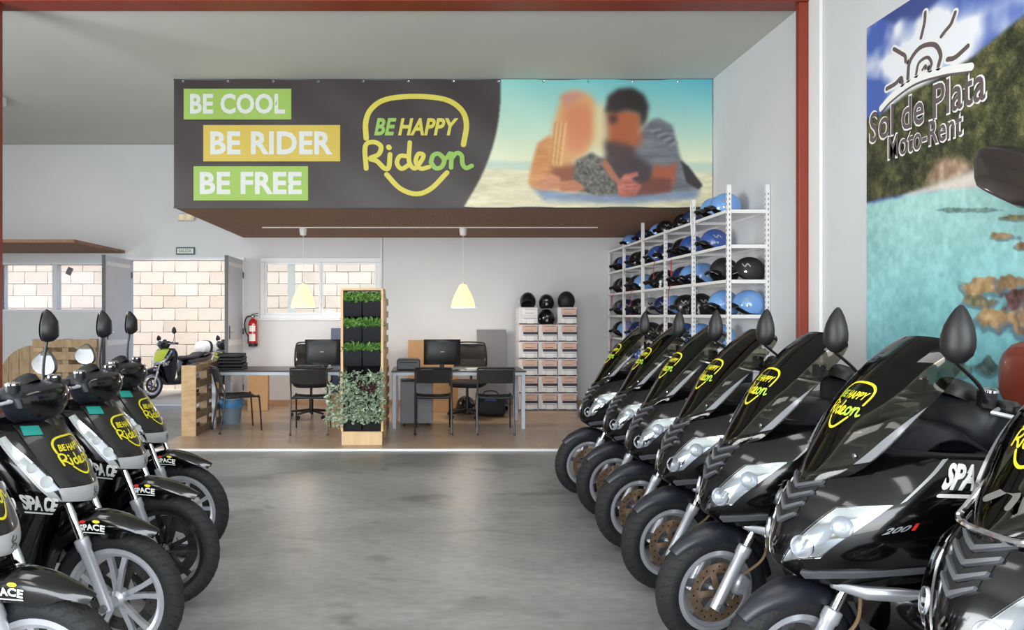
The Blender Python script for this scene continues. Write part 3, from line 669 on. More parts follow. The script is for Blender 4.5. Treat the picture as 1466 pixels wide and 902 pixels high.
def bars(root, hx, hz, w, T, sweep=.10, drop=0.0):
    """handlebar with grips, levers, switch boxes and brake reservoirs"""
    hb = part('handlebar', MB().tube([(hx-sweep, -w, hz-drop), (hx-.01, -w*.5, hz+.004), (hx+.01, 0, hz), (hx-.01, w*.5, hz+.004), (hx-sweep, w, hz-drop)], .012, 10).xf(T), M['blkplastic'], root)
    for s in (-1, 1):
        g0, g1 = Vector((hx-sweep, s*w, hz-drop)), Vector((hx-sweep*.45, s*w*.66, hz))
        part('grip', MB().tube([g0+(g0-g1)*.08, g0, g1, g1+(g1-g0)*.04], [.017, .019, .018, .02], 12).xf(T), M['blkmatt'], root)
        part('bar_end', MB().tube([g0+(g0-g1)*.08, g0+(g0-g1)*.22], .014, 10).xf(T), M['alloy'], root)
        part('switch_box', MB().box((hx-sweep*.33, s*w*.56, hz+.004), (.06, .06, .055), .012).xf(T), M['blkplastic'], root)
        part('lever', MB().tube([(hx-.0, s*w*.55, hz+.006), (hx+.045, s*w*.62, hz), (hx+.025, s*w*.85, hz-.005), (hx-.03, s*w*1.05, hz-.012)], [.007, .008, .007, .006], 8).xf(T), M['alloy'], root)
        rs = part('brake_reservoir', MB().lathe([(0, -.03), (.026, -.03), (.028, .018), (0, .018)], 18, Matrix.Translation((hx+.02, s*w*.46, hz+.04))).xf(T), M['blkplastic'], root)
        part('reservoir_cap', MB().lathe([(.0, .0), (.029, 0), (.029, .008), (.02, .012), (0, .012)], 18, Matrix.Translation((hx+.02, s*w*.46, hz+.059))).xf(T), M['chrome'], rs)
    return hb
def rear_end(root, xw, Rt, Rr, tw, style, mats, body='paint', seatz=.80):
    I4 = Matrix.Identity(4)
    wheel(root, 'rear_wheel', xw, Rt, Rr, tw*1.08, style, mats, I4, disc=0)
    fb = MB().loft([ring(-.40, .30, .15, .05), ring(-.5, .31, .19, .07), ring(-.62, .29, .21, .055), ring(-.85, .29, .21, .055), ring(-.98, .34, .19, .10), ring(-1.06, .36, .16, .1)])
    part('footboard', fb, M['blkplastic'], root)
    tail = MB().loft([ring(-.86, .5, .13, .2), ring(-.92, .56, .18, .24), ring(-1.1, .61, .20, .19), ring(-1.35, .68, .19, .13), ring(-1.6, .75, .15, .10), ring(-1.76, .80, .09, .06), ring(-1.80, .81, .05, .03)])
    part('rear_bodywork', tail, M[body], root)
    st = MB().loft([ring(-.80, seatz-.02, .08, .03), ring(-.84, seatz-.01, .12, .05), ring(-1.05, seatz-.02, .155, .055), ring(-1.22, seatz-.005, .15, .06), ring(-1.30, seatz+.04, .14, .06), ring(-1.5, seatz+.05, .13, .055), ring(-1.66, seatz+.05, .10, .045), ring(-1.70, seatz+.05, .06, .03)])
    part('seat', st, M['seat'], root)
    part('engine_case', MB().loft([ring(-1.0, .30, .07, .08, cy=.07), ring(-1.2, .30, .09, .11, cy=.09), ring(xw, Rt, .06, .11, cy=.11), ring(xw-.1, Rt, .04, .08, cy=.11)]), M['greyw'], root)
    ex = part('exhaust', MB().tube([(-1.12, -.13, .25), (-1.3, -.17, .27), (-1.35, -.175, .28), (-1.78, -.2, .42), (-1.84, -.205, .44)], [.022, .03, .058, .062, .045], 16), M['greyw'], root)
    part('heat_shield', MB().tube([(-1.4, -.19, .305), (-1.74, -.215, .412)], .058, 16), M['blkplastic'], ex)
    part('tail_light', MB().loft([ring(-1.74, .79, .10, .035), ring(-1.81, .805, .085, .03), ring(-1.83, .81, .05, .018)]), P('red_lens_'+body, (150, 16, 14), .12, coat=.6), root)
    part('grab_rail', MB().tube([(-1.4, -.15, .83), (-1.6, -.16, .88), (-1.82, -.10, .91), (-1.86, 0, .915), (-1.82, .10, .91), (-1.6, .16, .88), (-1.4, .15, .83)], .013, 10), M['dgrey'], root)
    for s in (-1, 1): part('stand_leg', MB().tube([(-.98, s*.1, .3), (-1.03, s*.14, .06), (-1.10, s*.15, .012)], .014, 8), M['blkplastic'], root)
    part('rear_fender', MB().loft([ring(xw-.05, .6, .06, .05), ring(xw-.22, .52, .075, .04), ring(xw-.38, .36, .08, .02)]), M['blkplastic'], root)

def maxi_scooter():
    root = thing('maxi_scooter', 'x', 'scooter')
    T = steerT(R(14), (-.18, 0, .6), (-.40, 0, .92)); I4 = Matrix.Identity(4); Rt = .262
    wheel(root, 'front_wheel', 0, Rt, .178, .108, 'single', (M['alloy'], M['greyw']), T, disc=1)
    for s in (-1, 1): fork(root, .035, Rt-.03, -.175, .64, s*.088, T)
    cal = part('brake_caliper', MB().box((-.085, .074, Rt+.045), (.07, .05, .095), .014, Matrix.Rotation(R(-25), 3, 'Y')).xf(T), M['alloy'], root)
    part('brake_hose', MB().tube(spline([(-.09, .085, Rt+.09), (-.17, .10, .42), (-.2, .085, .5), (-.2, .06, .62)], 5), .006, 8).xf(T), P('hose_sheath', (156, 130, 96), .5), cal)
    # mudguard
    fs = []
    for i, a in enumerate(np.linspace(R(42), R(166), 9)):
        row = []; rr = .284+(.008 if 2 < i < 7 else 0); wd = .072*min(1, .45+.16*i)
        for t, dr in ((0, 0), (.5, -.006), (.85, -.022), (1.0, -.055)): row.append((rr*math.cos(a)+dr*math.cos(a), wd*t, Rt+(rr+dr)*math.sin(a)))
        fs.append(row)
    part('front_fender', Surf(fs, (0, 0, Rt)).full(MB(), 24, 14, .004).xf(T), M['navy'], root)
    # nose cowl: rows bottom to top
    cow = Surf([[(-.03, 0, .555), (-.04, .05, .555), (-.08, .11, .56), (-.22, .16, .57), (-.40, .20, .60)],
                [(.035, 0, .60), (.015, .06, .605), (-.04, .135, .62), (-.20, .215, .64), (-.46, .265, .67)],
                [(.040, 0, .66), (.018, .07, .67), (-.04, .16, .685), (-.21, .25, .71), (-.52, .295, .74)],
                [(.005, 0, .76), (-.018, .085, .765), (-.085, .185, .775), (-.25, .272, .79), (-.56, .315, .81)],
                [(-.045, 0, .85), (-.068, .09, .855), (-.14, .19, .86), (-.30, .272, .87), (-.60, .315, .885)],
                [(-.115, 0, .93), (-.14, .085, .935), (-.205, .175, .94), (-.36, .25, .945), (-.62, .295, .95)],
                [(-.215, 0, .995), (-.235, .075, .998), (-.29, .145, 1.0), (-.41, .205, 1.0), (-.63, .25, 1.0)],
                [(-.30, 0, 1.01), (-.32, .06, 1.012), (-.36, .115, 1.012), (-.45, .165, 1.01), (-.62, .20, 1.01)]], (-.42, 0, .8)); cow.c[:, :, 1] *= .94
    co = part('front_cowl', cow.full(MB(), 35, 48, .006), M['paint'], root)
    for s in (-1, 1):
        q = [(1.25, s*.75), (1.75, s*2.0), (3.85, s*2.62), (3.6, s*1.7)]
        re = part('headlight_reflector', cow.quad(MB(), q, 14, 10, .003, .004), M['chrome'], co, label='silvery headlight reflector')
        for u, v, r_ in ((2.1, 1.45, .036), (2.95, 2.05, .032)):
            p = cow.pt(u, s*v, .004); n = Vector(cow.nrm(u, s*v)); Bm = Matrix.Translation(p) @ n.to_track_quat('Z', 'Y').to_matrix().to_4x4()
            part('lamp_bowl', MB().lathe([(0, -.001), (r_*.35, .0), (r_*.8, .005), (r_, .009), (r_*1.05, .006), (r_*1.05, 0)], 20, Bm), M['alloy'], co)
            part('lamp_bulb', MB().lathe([(0, .012), (r_*.22, .010), (r_*.28, 0)], 12, Bm), M['wprint'], co)
        part('headlight_lens', cow.quad(MB(), q, 14, 10, .016, .003), M['lens'], co)
        # dark fillet above the lamp and silver-edged crease behind it
        part('crease_trim', cow.quad(MB(), [(3.9, s*2.70), (4.02, s*2.76), (5.78, s*3.06), (5.72, s*2.98)], 10, 3, .006, .006), M['silver'], co)
        part('upper_edge_trim', cow.quad(MB(), [(5.9, s*1.0), (6.12, s*1.0), (6.05, s*3.95), (5.86, s*3.95)], 3, 18, .010, .012), M['blkplastic'], co)
        part('lower_wing', cow.quad(MB(), [(.35, s*1.4), (.75, s*1.4), (1.15, s*3.9), (.95, s*3.95)], 4, 18, .010, .012), M['greyw'], co)
        # clear side lamp under the cowl
        sl_ = MB().loft([ring(-.10, .555, .008, .010, 12, cy=s*.10), ring(-.17, .552, .018, .022, 12, cy=s*.16), ring(-.26, .56, .018, .022, 12, cy=s*.20), ring(-.33, .572, .006, .010, 12, cy=s*.225)])
        part('side_lamp', sl_, M['silver'], root); 
        spf = lambda x, y, s=s: cow.pt(4.15+1.45*y-.10*x, s*(3.08+(x if s > 0 else 1-x)*.62), .004)
        spaceprint(co, spf, M['wprint'])
        n200 = lambda x, y, s=s: cow.pt(2.72+.25*y+.22*(x if s > 0 else 1-x), s*(2.72+(x if s > 0 else 1-x)*.36), .004)
        lettersOn(co, '200', n200, (0, 0, .8, 1), M['silver'], .03, 'engine_size_print', .3); lettersOn(co, 'i', n200, (.86, 0, .98, 1.1), M['redp'], .03, 'engine_size_print')
    # chevron louvres between the lamps
    for k in range(5):
        u = 2.75+k*.42; w_ = .62+.10*k
        for s in (-1, 1):
            part('louvre', cow.quad(MB(), [(u-.02, s*.0), (u+.13, 0), (u+.44, s*w_), (u+.34, s*w_)], 3, 6, .014, .018), M['greyw'], co)
            part('louvre_recess', cow.quad(MB(), [(u+.13, 0), (u+.36, 0), (u+.66, s*w_), (u+.44, s*w_)], 3, 6, .003, .004), M['blkmatt'], co)
    em = MB(); E_ = lambda x, y: cow.pt(1.55+.75*y, -.28+.56*x, .004)
    stroke(em, [(.25, .1), (.45, .35), (.35, .6), (.6, .95)], .16, E_); stroke(em, [(.4, .55), (.8, .62), (.9, .8)], .12, E_); stroke(em, [(.45, .35), (.7, .3), (.75, .05)], .12, E_)
    part('nose_emblem', em, M['chrome'], co, smooth=False, fix=False)
    # windshield: rows base to top
    ws = Surf([[(-.055, 0, .885), (-.065, .03, .885), (-.085, .06, .885), (-.11, .085, .888)],
               [(-.105, 0, .965), (-.115, .065, .965), (-.15, .125, .967), (-.185, .165, .97)],
               [(-.215, 0, 1.145), (-.235, .09, 1.142), (-.265, .165, 1.137), (-.315, .212, 1.13)],
               [(-.345, 0, 1.285), (-.362, .09, 1.28), (-.385, .165, 1.27), (-.43, .208, 1.25)],
               [(-.432, 0, 1.355), (-.446, .085, 1.350), (-.462, .15, 1.338), (-.495, .182, 1.318)],
               [(-.468, 0, 1.380), (-.478, .07, 1.376), (-.492, .12, 1.366), (-.515, .145, 1.345)]], (-.5, 0, 1.0))
    w_ = part('windshield', ws.full(MB(), 30, 26, .004), M['smoke'], root, label='smoked windshield with a yellow badge')
    logo(w_, lambda x, y, l: ws.pt(1.55+.95*y, (x-.5)*1.75, .002+.001*l), M['yellow'], M['lime'])
    for s in (-1, 1): part('flare_panel', ws.quad(MB(), [(.95, s*2.25), (1.05, s*2.95), (2.2, s*2.97), (1.5, s*2.5)], 14, 5, .008, .01), M['flare'], w_, label='pale silver flare under the windshield')
    for s in (-1, 1): part('windshield_bolt', MB().lathe([(0, .006), (.008, .005), (.009, 0)], 10, Matrix.Translation(ws.pt(1.15, s*1.9, .001)) @ Matrix.Rotation(R(90), 4, 'Y')), M['chrome'], w_)
    # dash behind the windshield
    ds = Surf([[(-.30, 0, 1.0), (-.31, .1, 1.0), (-.34, .17, .995)], [(-.40, 0, 1.075), (-.41, .09, 1.07), (-.43, .155, 1.04)], [(-.50, 0, 1.085), (-.51, .09, 1.08), (-.52, .15, 1.04)], [(-.60, 0, 1.02), (-.60, .1, 1.015), (-.60, .17, .99)]], (-.45, 0, .9))
    part('dashboard', ds.full(MB(), 12, 14, .006), M['navy'], root)
    # rider-side leg shield closing the cowl
    ls = Surf([[(-.50, 0, .32), (-.48, .12, .32), (-.42, .19, .33)], [(-.60, 0, .5), (-.56, .15, .5), (-.46, .235, .52)], [(-.66, 0, .72), (-.64, .17, .73), (-.56, .30, .74)], [(-.68, 0, .90), (-.67, .17, .90), (-.63, .305, .90)], [(-.64, 0, 1.0), (-.64, .14, 1.0), (-.62, .24, 1.0)]], (-.2, 0, .7))
    part('leg_shield', ls.full(MB(), 20, 20, .006), M['blkplastic'], root)
    part('belly_cowl', MB().loft([ring(-.30, .47, .10, .10), ring(-.36, .46, .15, .15), ring(-.45, .42, .19, .15), ring(-.56, .36, .2, .10)]), M['paint'], root)
    part('steering_stem', MB().tube([(-.17, 0, .63), (-.24, 0, .80), (-.52, 0, .98), (-.62, 0, 1.06)], [.03, .035, .05, .06], 14).xf(T), M['blkplastic'], root)
    T2 = steerT(R(14), (-.55, 0, .9), (-.40, 0, .92))
    part('steering_cover', MB().loft([[Vector((-.62+a*math.cos(t), b*math.sin(t), z)) for t in [2*math.pi*j/24 for j in range(24)]] for z, a, b in ((.94, .06, .09), (.98, .085, .125), (1.06, .09, .14), (1.13, .085, .15), (1.17, .06, .12))]).xf(T2), M['navy'], root)
    part('instrument_pod', MB().lathe([(0, .045), (.05, .042), (.062, .03), (.066, 0), (.06, -.02)], 24, Matrix.Translation((-.58, 0, 1.18)) @ Matrix.Rotation(R(-28), 4, 'Y')).xf(T2), M['blkplastic'], root)
    bars(root, -.58, 1.155, .262, T2)
    mirror(root, (-.52, .15, 1.19), (-.46, .165, 1.25), (-.345, .18, 1.325), .05, .13, .036, T2, yaw=R(12))
    rear_end(root, -1.49, Rt, .178, .12, 'single', (M['alloy'], M['greyw']))
    return root

def city_scooter():
    root = thing('city_scooter', 'x', 'scooter')
    T = steerT(R(-6), (-.2, 0, .7), (-.36, 0, .93)); Rt = .283
    wheel(root, 'front_wheel', 0, Rt, .212, .092, 'double', (M['alloy'], M['alloy']), T, disc=1)
    for s in (-1, 1):
        f_ = fork(root, .0, Rt, -.175, .73, s*.082, T)
    fs = []
    for i, (x, z, w) in enumerate([(.185, .572, .018), (.12, .600, .042), (.03, .632, .060), (-.08, .648, .072), (-.17, .628, .074), (-.255, .560, .074), (-.30, .48, .07), (-.33, .40, .066)]):
        dx, dz = (x, z-Rt); l = math.hypot(dx, dz); n = (dx/l, dz/l)
        fs.append([(x, 0, z), (x-n[0]*.006, w*.6, z-n[1]*.006), (x-n[0]*.03, w*.96, z-n[1]*.03), (x-n[0]*.085*(1 if i > 1 else .4), w, z-n[1]*.085*(1 if i > 1 else .4))])
    fsf = Surf(fs, (0, 0, Rt)); fd = part('front_fender', fsf.full(MB(), 28, 18, .004).xf(T), M['paint'], root)
    for s in (-1, 1):
        ff = lambda x, y, s=s: T @ fsf.pt(3.75-(1.5*(x if s < 0 else 1-x)), s*(2.75-.95*y), .002)
        spaceprint(fd, lambda x, y: ff(x*.8+.1, y*.62), M['wprint'])
        for nm, cx, mm in (('red', .2, M['redp']), ('yellow', .6, M['yellow'])):
            d_ = MB(); d_.add([ff(cx+.10*math.cos(t)+.06, .85+.16*math.sin(t)) for t in [2*math.pi*k/12 for k in range(12)]], [tuple(range(12))]); part('dot_print', d_, mm, fd, smooth=False, fix=False)
    # apron, rows bottom to top
    ap = Surf([[(-.175, 0, .655), (-.185, .05, .655), (-.215, .10, .66), (-.27, .145, .665), (-.34, .165, .67)],
               [(-.115, 0, .695), (-.13, .06, .70), (-.175, .12, .71), (-.25, .175, .725), (-.35, .205, .735)],
               [(-.118, 0, .75), (-.135, .065, .755), (-.185, .135, .765), (-.275, .195, .785), (-.38, .225, .80)],
               [(-.16, 0, .83), (-.178, .072, .835), (-.225, .145, .845), (-.31, .205, .86), (-.41, .232, .875)],
               [(-.212, 0, .91), (-.228, .072, .915), (-.272, .145, .92), (-.35, .20, .93), (-.435, .225, .94)],
               [(-.262, 0, .98), (-.276, .068, .982), (-.315, .135, .985), (-.38, .185, .99), (-.45, .21, .995)],
               [(-.31, 0, 1.02), (-.322, .058, 1.02), (-.352, .115, 1.02), (-.405, .155, 1.02), (-.46, .18, 1.02)]], (-.45, 0, .85))
    a_ = part('front_apron', ap.full(MB(), 30, 44, .006), M['paint'], root)
    # central satin panel with badge, silver lower lip, lamps at its sides
    for s in (-1, 1):
        part('centre_panel', ap.quad(MB(), [(2.05, 0), (2.05, s*1.9), (5.7, s*2.35), (5.9, 0)], 20, 12, .008, .01), M['panelblk'], a_)
        part('silver_lip', ap.quad(MB(), [(.95, 0), (1.1, s*2.0), (2.0, s*2.0), (2.02, 0)], 8, 14, .011, .013), M['silvy'], a_, label='silver chin of the apron')
        part('silver_flank', ap.quad(MB(), [(1.05, s*2.0), (1.25, s*2.45), (4.55, s*3.2), (4.75, s*2.9)], 16, 6, .009, .011), M['silvy'], a_)
        q = [(1.95, s*1.95), (1.75, s*2.45), (4.4, s*3.05), (4.75, s*2.85)]
        part('headlight_reflector', ap.quad(MB(), q, 16, 8, .013, .004), M['chrome'], a_)
        for u, v, r_ in ((2.35, 2.27, .022), (3.0, 2.5, .018)):
            p = ap.pt(u, s*v, .014); n = Vector(ap.nrm(u, s*v)); Bm = Matrix.Translation(p) @ n.to_track_quat('Z', 'Y').to_matrix().to_4x4()
            part('lamp_bowl', MB().lathe([(0, 0), (r_*.4, .001), (r_, .006), (r_*1.06, 0)], 16, Bm), M['wprint'], a_)
        part('headlight_lens', ap.quad(MB(), q, 16, 8, .023, .003), M['lens'], a_)
        spf = lambda x, y, s=s: ap.pt(.05+1.30*y+.25*(x if s > 0 else 1-x), s*(2.15+1.25*(x if s > 0 else 1-x)), .014)
        spaceprint(a_, spf, M['wprint'])
    logo(a_, lambda x, y, l: ap.pt(2.55+2.0*y, (x-.5)*2.5, .010+.001*l), M['yellow'], M['yellow'])
    em = MB(); E_ = lambda x, y: ap.pt(1.25+.6*y, -.35+.7*x, .0125)
    stroke(em, [(.25, .1), (.45, .35), (.35, .6), (.6, .95)], .14, E_); stroke(em, [(.4, .55), (.8, .62), (.9, .8)], .11, E_); stroke(em, [(.45, .35), (.7, .3), (.75, .05)], .11, E_)
    part('nose_emblem', em, M['dgrey'], a_, smooth=False, fix=False)
    tq = MB(); ap.quad(tq, [(4.75, -2.15), (4.7, -1.3), (5.35, -1.2), (5.45, -2.1)], 4, 5, .0115, .002); part('rental_sticker', tq, M['teal'], a_, label='teal rental sticker')
    # legshield and rider side
    ls = Surf([[(-.36, 0, .30), (-.38, .10, .30), (-.43, .17, .31)], [(-.30, 0, .42), (-.33, .11, .42), (-.40, .18, .43)], [(-.26, 0, .56), (-.29, .11, .56), (-.37, .175, .57)], [(-.22, 0, .67), (-.25, .10, .67), (-.34, .165, .68)]], (-.6, 0, .5))
    part('leg_shield', ls.full(MB(), 14, 18, .006), M['paint'], root)
    bk = Surf([[(-.56, 0, .32), (-.52, .12, .32), (-.43, .18, .32)], [(-.60, 0, .5), (-.56, .14, .5), (-.44, .215, .52)], [(-.60, 0, .72), (-.57, .16, .74), (-.47, .245, .76)], [(-.58, 0, .90), (-.56, .15, .9), (-.50, .24, .90)], [(-.53, 0, 1.02), (-.52, .12, 1.02), (-.47, .19, 1.02)]], (-.3, 0, .7))
    part('glove_box', bk.full(MB(), 20, 20, .006), M['navy'], root)
    # handlebar cowl
    T2 = steerT(R(-6), (-.34, 0, 1.0), (-.36, 0, .93))
    hc = MB().loft([[Vector((x+a*math.cos(t), b*math.copysign(abs(math.sin(t))**.8, math.sin(t)), z)) for t in [2*math.pi*j/28 for j in range(28)]] for x, z, a, b in ((-.36, 1.015, .065, .075), (-.35, 1.04, .085, .12), (-.345, 1.09, .095, .165), (-.36, 1.13, .09, .175), (-.375, 1.16, .075, .15), (-.385, 1.172, .045, .10))])
    part('handlebar_cowl', hc.xf(T2), M['navy'], root)
    part('cowl_face', MB().loft([[Vector((-.345+a*math.cos(t), b*math.sin(t), z)) for t in [R(-62)+R(124)*j/16 for j in range(17)]] for z, a, b in ((1.045, .092, .118), (1.09, .103, .165), (1.13, .098, .172), (1.15, .085, .155))], False, False, False).xf(T2), M['paint'], root)
    part('instrument_pod', MB().lathe([(0, .03), (.045, .026), (.06, .01), (.062, -.02)], 24, Matrix.Translation((-.40, 0, 1.165)) @ Matrix.Rotation(R(-35), 4, 'Y')).xf(T2), M['blkplastic'], root)
    part('steering_stem', MB().tube([(-.155, 0, .66), (-.2, 0, .80), (-.32, 0, 1.04)], .03, 12).xf(T), M['blkplastic'], root)
    bars(root, -.37, 1.12, .28, T2, .11)
    mirror(root, (-.43, .17, 1.13), (-.45, .20, 1.22), (-.445, .22, 1.325), .052, .105, .05, T2, yaw=R(10))
    mirror(root, (-.41, -.17, 1.13), (-.43, -.22, 1.16), (-.45, -.26, 1.185), .062, .085, .03, T2, yaw=R(95), tilt=R(12))
    rear_end(root, -1.30, Rt, .212, .095, 'double', (M['alloy'], M['alloy']), 'paint')
    return root

def place(o, x, y, heading, label, group): o.location = (x, y, 0); o.rotation_euler = (0, 0, heading); o['label'] = label; o['group'] = group; return o
mx = maxi_scooter()
GR, GL = 'black rental scooters parked along the poster wall', 'black rental scooters parked along the open side'
TH = 1
RP = [(1.30, 5.66, 'black maxi scooter standing first in its row, closest to the white helmet rack'), (1.33, 5.01, 'black maxi scooter second from the white helmet rack'), (1.30, 4.34, 'black maxi scooter third from the white helmet rack'),
      (1.28, 3.70, 'black maxi scooter fourth from the white helmet rack'), (1.25, 3.06, 'black maxi scooter fifth from the white helmet rack, in front of the red column'), (1.25, 2.42, 'black maxi scooter sixth from the white helmet rack, smoked screen against the poster')]
RS = []
for i, (x, y, lb) in enumerate(RP):
    o = mx if i == 0 else copy_tree(mx)
    RS.append(place(o, x, y, math.pi+R(TH+random.uniform(-.3, .3)), lb, GR))
o = place(copy_tree(mx), 1.35, 1.77, math.pi+R(TH), 'black maxi scooter with chrome U-shaped trim and emblem under its windshield', GR); RS.append(o)
ct = city_scooter()
LP = [(-1.22, 2.24, 'black city scooter with silver chin, last in its row and farthest from the doorway'), (-1.27, 2.90, 'black city scooter with teal sticker and silver spoked wheel, beside the black wheeled one'),
      (-1.30, 3.50, 'black city scooter with black wheel spokes'), (-1.45, 4.20, 'black city scooter first in its row, closest to the pallet partition')]
LS = []
for i, (x, y, lb) in enumerate(LP):
    o = ct if i == 0 else copy_tree(ct)
    LS.append(place(o, x, y, -R(1), lb, GL))

def recolour(root, names, mat):
    for ch in root.children_recursive:
        if ch.name.split('.')[0] in names: ch.data = ch.data.copy(); ch.data.materials[0] = mat
recolour(LS[2], ('front_wheel', 'spoke', 'hub'), M['blkalloy'])
# chrome trim, emblem and tall mirror of the scooter at the end of the right-hand row
w7 = RS[-1]
part('chrome_trim', MB().tube(spline([(-.20, .10, 1.05), (-.13, .115, .95), (-.085, .10, .905), (-.07, 0, .90), (-.085, -.10, .905), (-.13, -.115, .95), (-.20, -.10, 1.05)], 6), .010, 8), M['chrome'], w7, label='chrome U-shaped trim')
em = MB(); E_ = lambda x, y: Vector((-.125-.11*y, -.07+.14*x, .955+.12*y)) + Vector((.03, 0, .012))
stroke(em, [(.25, .1), (.45, .35), (.35, .6), (.6, .95)], .16, E_); stroke(em, [(.4, .55), (.8, .62), (.9, .8)], .13, E_); stroke(em, [(.45, .35), (.7, .3), (.75, .05)], .13, E_)
part('lion_emblem', em, M['chrome'], w7, smooth=False, fix=False)

# ------------------------------------------------------------------ office area on the platform
M['pend'] = P('lamp_glass', (255, 216, 148), .3, emit=.85)
M['tube_b'] = P('black_tube', (28, 28, 30), .35, .2)
M['tube_g'] = P('grey_tube', (70, 70, 72), .35, .5)
M['deskgrey'] = P('pale_grey_steel', (186, 192, 202), .4)
M['desktop'] = P('dark_desk_top', (52, 54, 58), .35)
M['mesh'] = P('office_mesh', (36, 33, 32), .9, bump=(300, .4))
M['carton'] = P('brown_board', (186, 150, 108), .8, noise=(4, (172, 136, 96), .3))
M['screen'] = P('black_screen', (8, 9, 11), .12, coat=.4)
M['bluebag'] = P('blue_plastic_film', (84, 150, 206), .4, bump=(25, .5))
M['bin'] = P('grey_bin_plastic', (128, 144, 158), .45)
M['paper'] = P('crumpled_paper', (228, 228, 224), .8, bump=(30, .6))
M['extred'] = P('extinguisher_red', (178, 24, 26), .22, coat=.6)

def pendant(px, which, rz=0):
    Y = 9.9; x = (px-VX)/F*Y
    t = thing('pendant_lamp', which, 'lamp', (x, Y, 1.565), 0, 'pendant lamps over the desks')
    part('ceiling_cup', MB().lathe([(0, 1.126), (.05, 1.126), (.055, 1.10), (.045, 1.03), (.015, 1.015), (0, 1.015)], 20), M['white'], t)
    part('cord', MB().tube([(0, 0, 1.02), (0, 0, .36)], .004, 6), M['white'], t)
    sh = part('lamp_shade', MB().lathe([(.03, .33), (.055, .315), (.065, .28), (.09, .24), (.125, .17), (.155, .09), (.172, 0), (.166, 0), (.149, .09), (.119, .168), (.084, .236), (.05, .29), (.03, .30)], 28), M['pend'], t, label='glowing cream bell-shaped shade')
    part('socket', MB().lathe([(0, .37), (.018, .37), (.026, .34), (.03, .25), (0, .24)], 14), M['white'], t)
    b = part('bulb', MB().lathe([(0, .10), (.025, .11), (.036, .15), (.03, .19), (.018, .22), (.016, .25)], 14), P('bulb', (255, 232, 190), .4, emit=4), t)
    l = bpy.data.lights.new('pendant_glow', 'POINT'); l.energy = 13; l.color = (1, .95, .88); l.shadow_soft_size = .09
    lo = bpy.data.objects.new('pendant_glow', l); C.objects.link(lo); lo.parent = t; lo.location = (0, 0, -.08)
pendant(434, 'cream bell-shaped pendant lamp hanging in front of the office window'); pendant(663, 'cream bell-shaped pendant lamp hanging over the desk beside the helmet boxes')

def desk(x0, x1, y0, y1, zt, lb):
    cx, cy = (x0+x1)/2, (y0+y1)/2; w, d = x1-x0, y1-y0
    t = thing('desk', lb, 'desk', (cx, cy, PH), 0, 'office desks')
    part('desk_top', MB().box((0, 0, zt-.009), (w+.02, d+.02, .018), .004), M['desktop'], t)
    part('frame_rail', MB().box((0, -d/2+.02, zt-.04), (w-.08, .035, .042), .003).box((0, d/2-.02, zt-.04), (w-.08, .035, .042), .003).box((-w/2+.02, 0, zt-.04), (.035, d-.08, .042), .003).box((w/2-.02, 0, zt-.04), (.035, d-.08, .042), .003), M['deskgrey'], t)
    for sx in (-1, 1):
        for sy in (-1, 1): part('leg', MB().box((sx*(w/2-.025), sy*(d/2-.025), (zt-.019)/2), (.05, .05, zt-.019), .005), M['deskgrey'], t)
    return t
desk(-2.70, -1.02, 8.85, 9.6, .735, 'grey steel desk with dark top between the pallet partition and the plant tower')
desk(-.41, 1.27, 8.80, 9.55, .735, 'grey steel desk with dark top beside the stacked helmet boxes')

def chair(x, y, rz, lb):
    """visitor chair, sitter faces local +y"""
    t = thing('visitor_chair', lb, 'chair', (x, y, PH), rz, 'black visitor chairs')
    w, d = .21, .21
    st = MB()
    G = [[Vector((-w+.01+(2*w-.02)*j/8, -d+.02+(2*d)*i/8, .455-.012*math.sin(math.pi*j/8)-(.03*((i-6)/2)**2 if i > 6 else 0))) for j in range(9)] for i in range(9)]
    st.shell(G, [[Vector((0, 0, 1))]*9]*9, .012); part('seat', st, M['seat'], t)
    G = [[Vector((-w+.004+(2*w-.008)*j/8, -d-.035-.03*math.sin(math.pi*j/8)-.05*i/5, .62+.165*i/5)) for j in range(9)] for i in range(6)]
    bk = MB().shell(G, [[Vector((0, -1, 0))]*9]*6, .010); part('backrest', bk, M['mesh'], t)
    for s in (-1, 1):
        part('leg', MB().tube(spline([(s*(w+.008), -d-.085, .80), (s*(w+.008), -d-.02, .56), (s*(w+.01), -d-.0, .42), (s*(w+.012), -d-.06, .008)], 4), .0105, 8), M['tube_g'], t)
        part('leg', MB().tube(spline([(s*(w+.002), -d+.02, .43), (s*(w+.002), d-.05, .435), (s*(w+.002), d+.0, .41), (s*(w+.004), d+.03, .008)], 4), .0105, 8), M['tube_b'], t)
        part('foot_cap', MB().tube([(s*(w+.012), -d-.06, .02), (s*(w+.012), -d-.061, 0)], .0135, 8), M['blkplastic'], t)
    part('top_rail', MB().tube([(-w-.008, -d-.085, .80), (-w*.5, -d-.105, .803), (w*.5, -d-.105, .803), (w+.008, -d-.085, .80)], .0105, 8), M['tube_b'], t)
    part('seat_rail', MB().tube([(-w, -d+.03, .43), (w, -d+.03, .43)], .009, 8).tube([(-w, d-.06, .433), (w, d-.06, .433)], .009, 8), M['tube_b'], t)
    return t
chair(.105, 8.65, 0, 'black tubular visitor chair at the boxes-side desk, next to the grey drawer pedestal')
chair(.86, 8.62, R(-2), 'black tubular visitor chair at the boxes-side desk, next to its free end')
chair(-2.33, 8.72, R(-62), 'black tubular visitor chair turned sideways by the blue-lined waste bin')
chair(-1.40, 8.62, R(3), 'black tubular visitor chair facing the desk next to the plant tower')

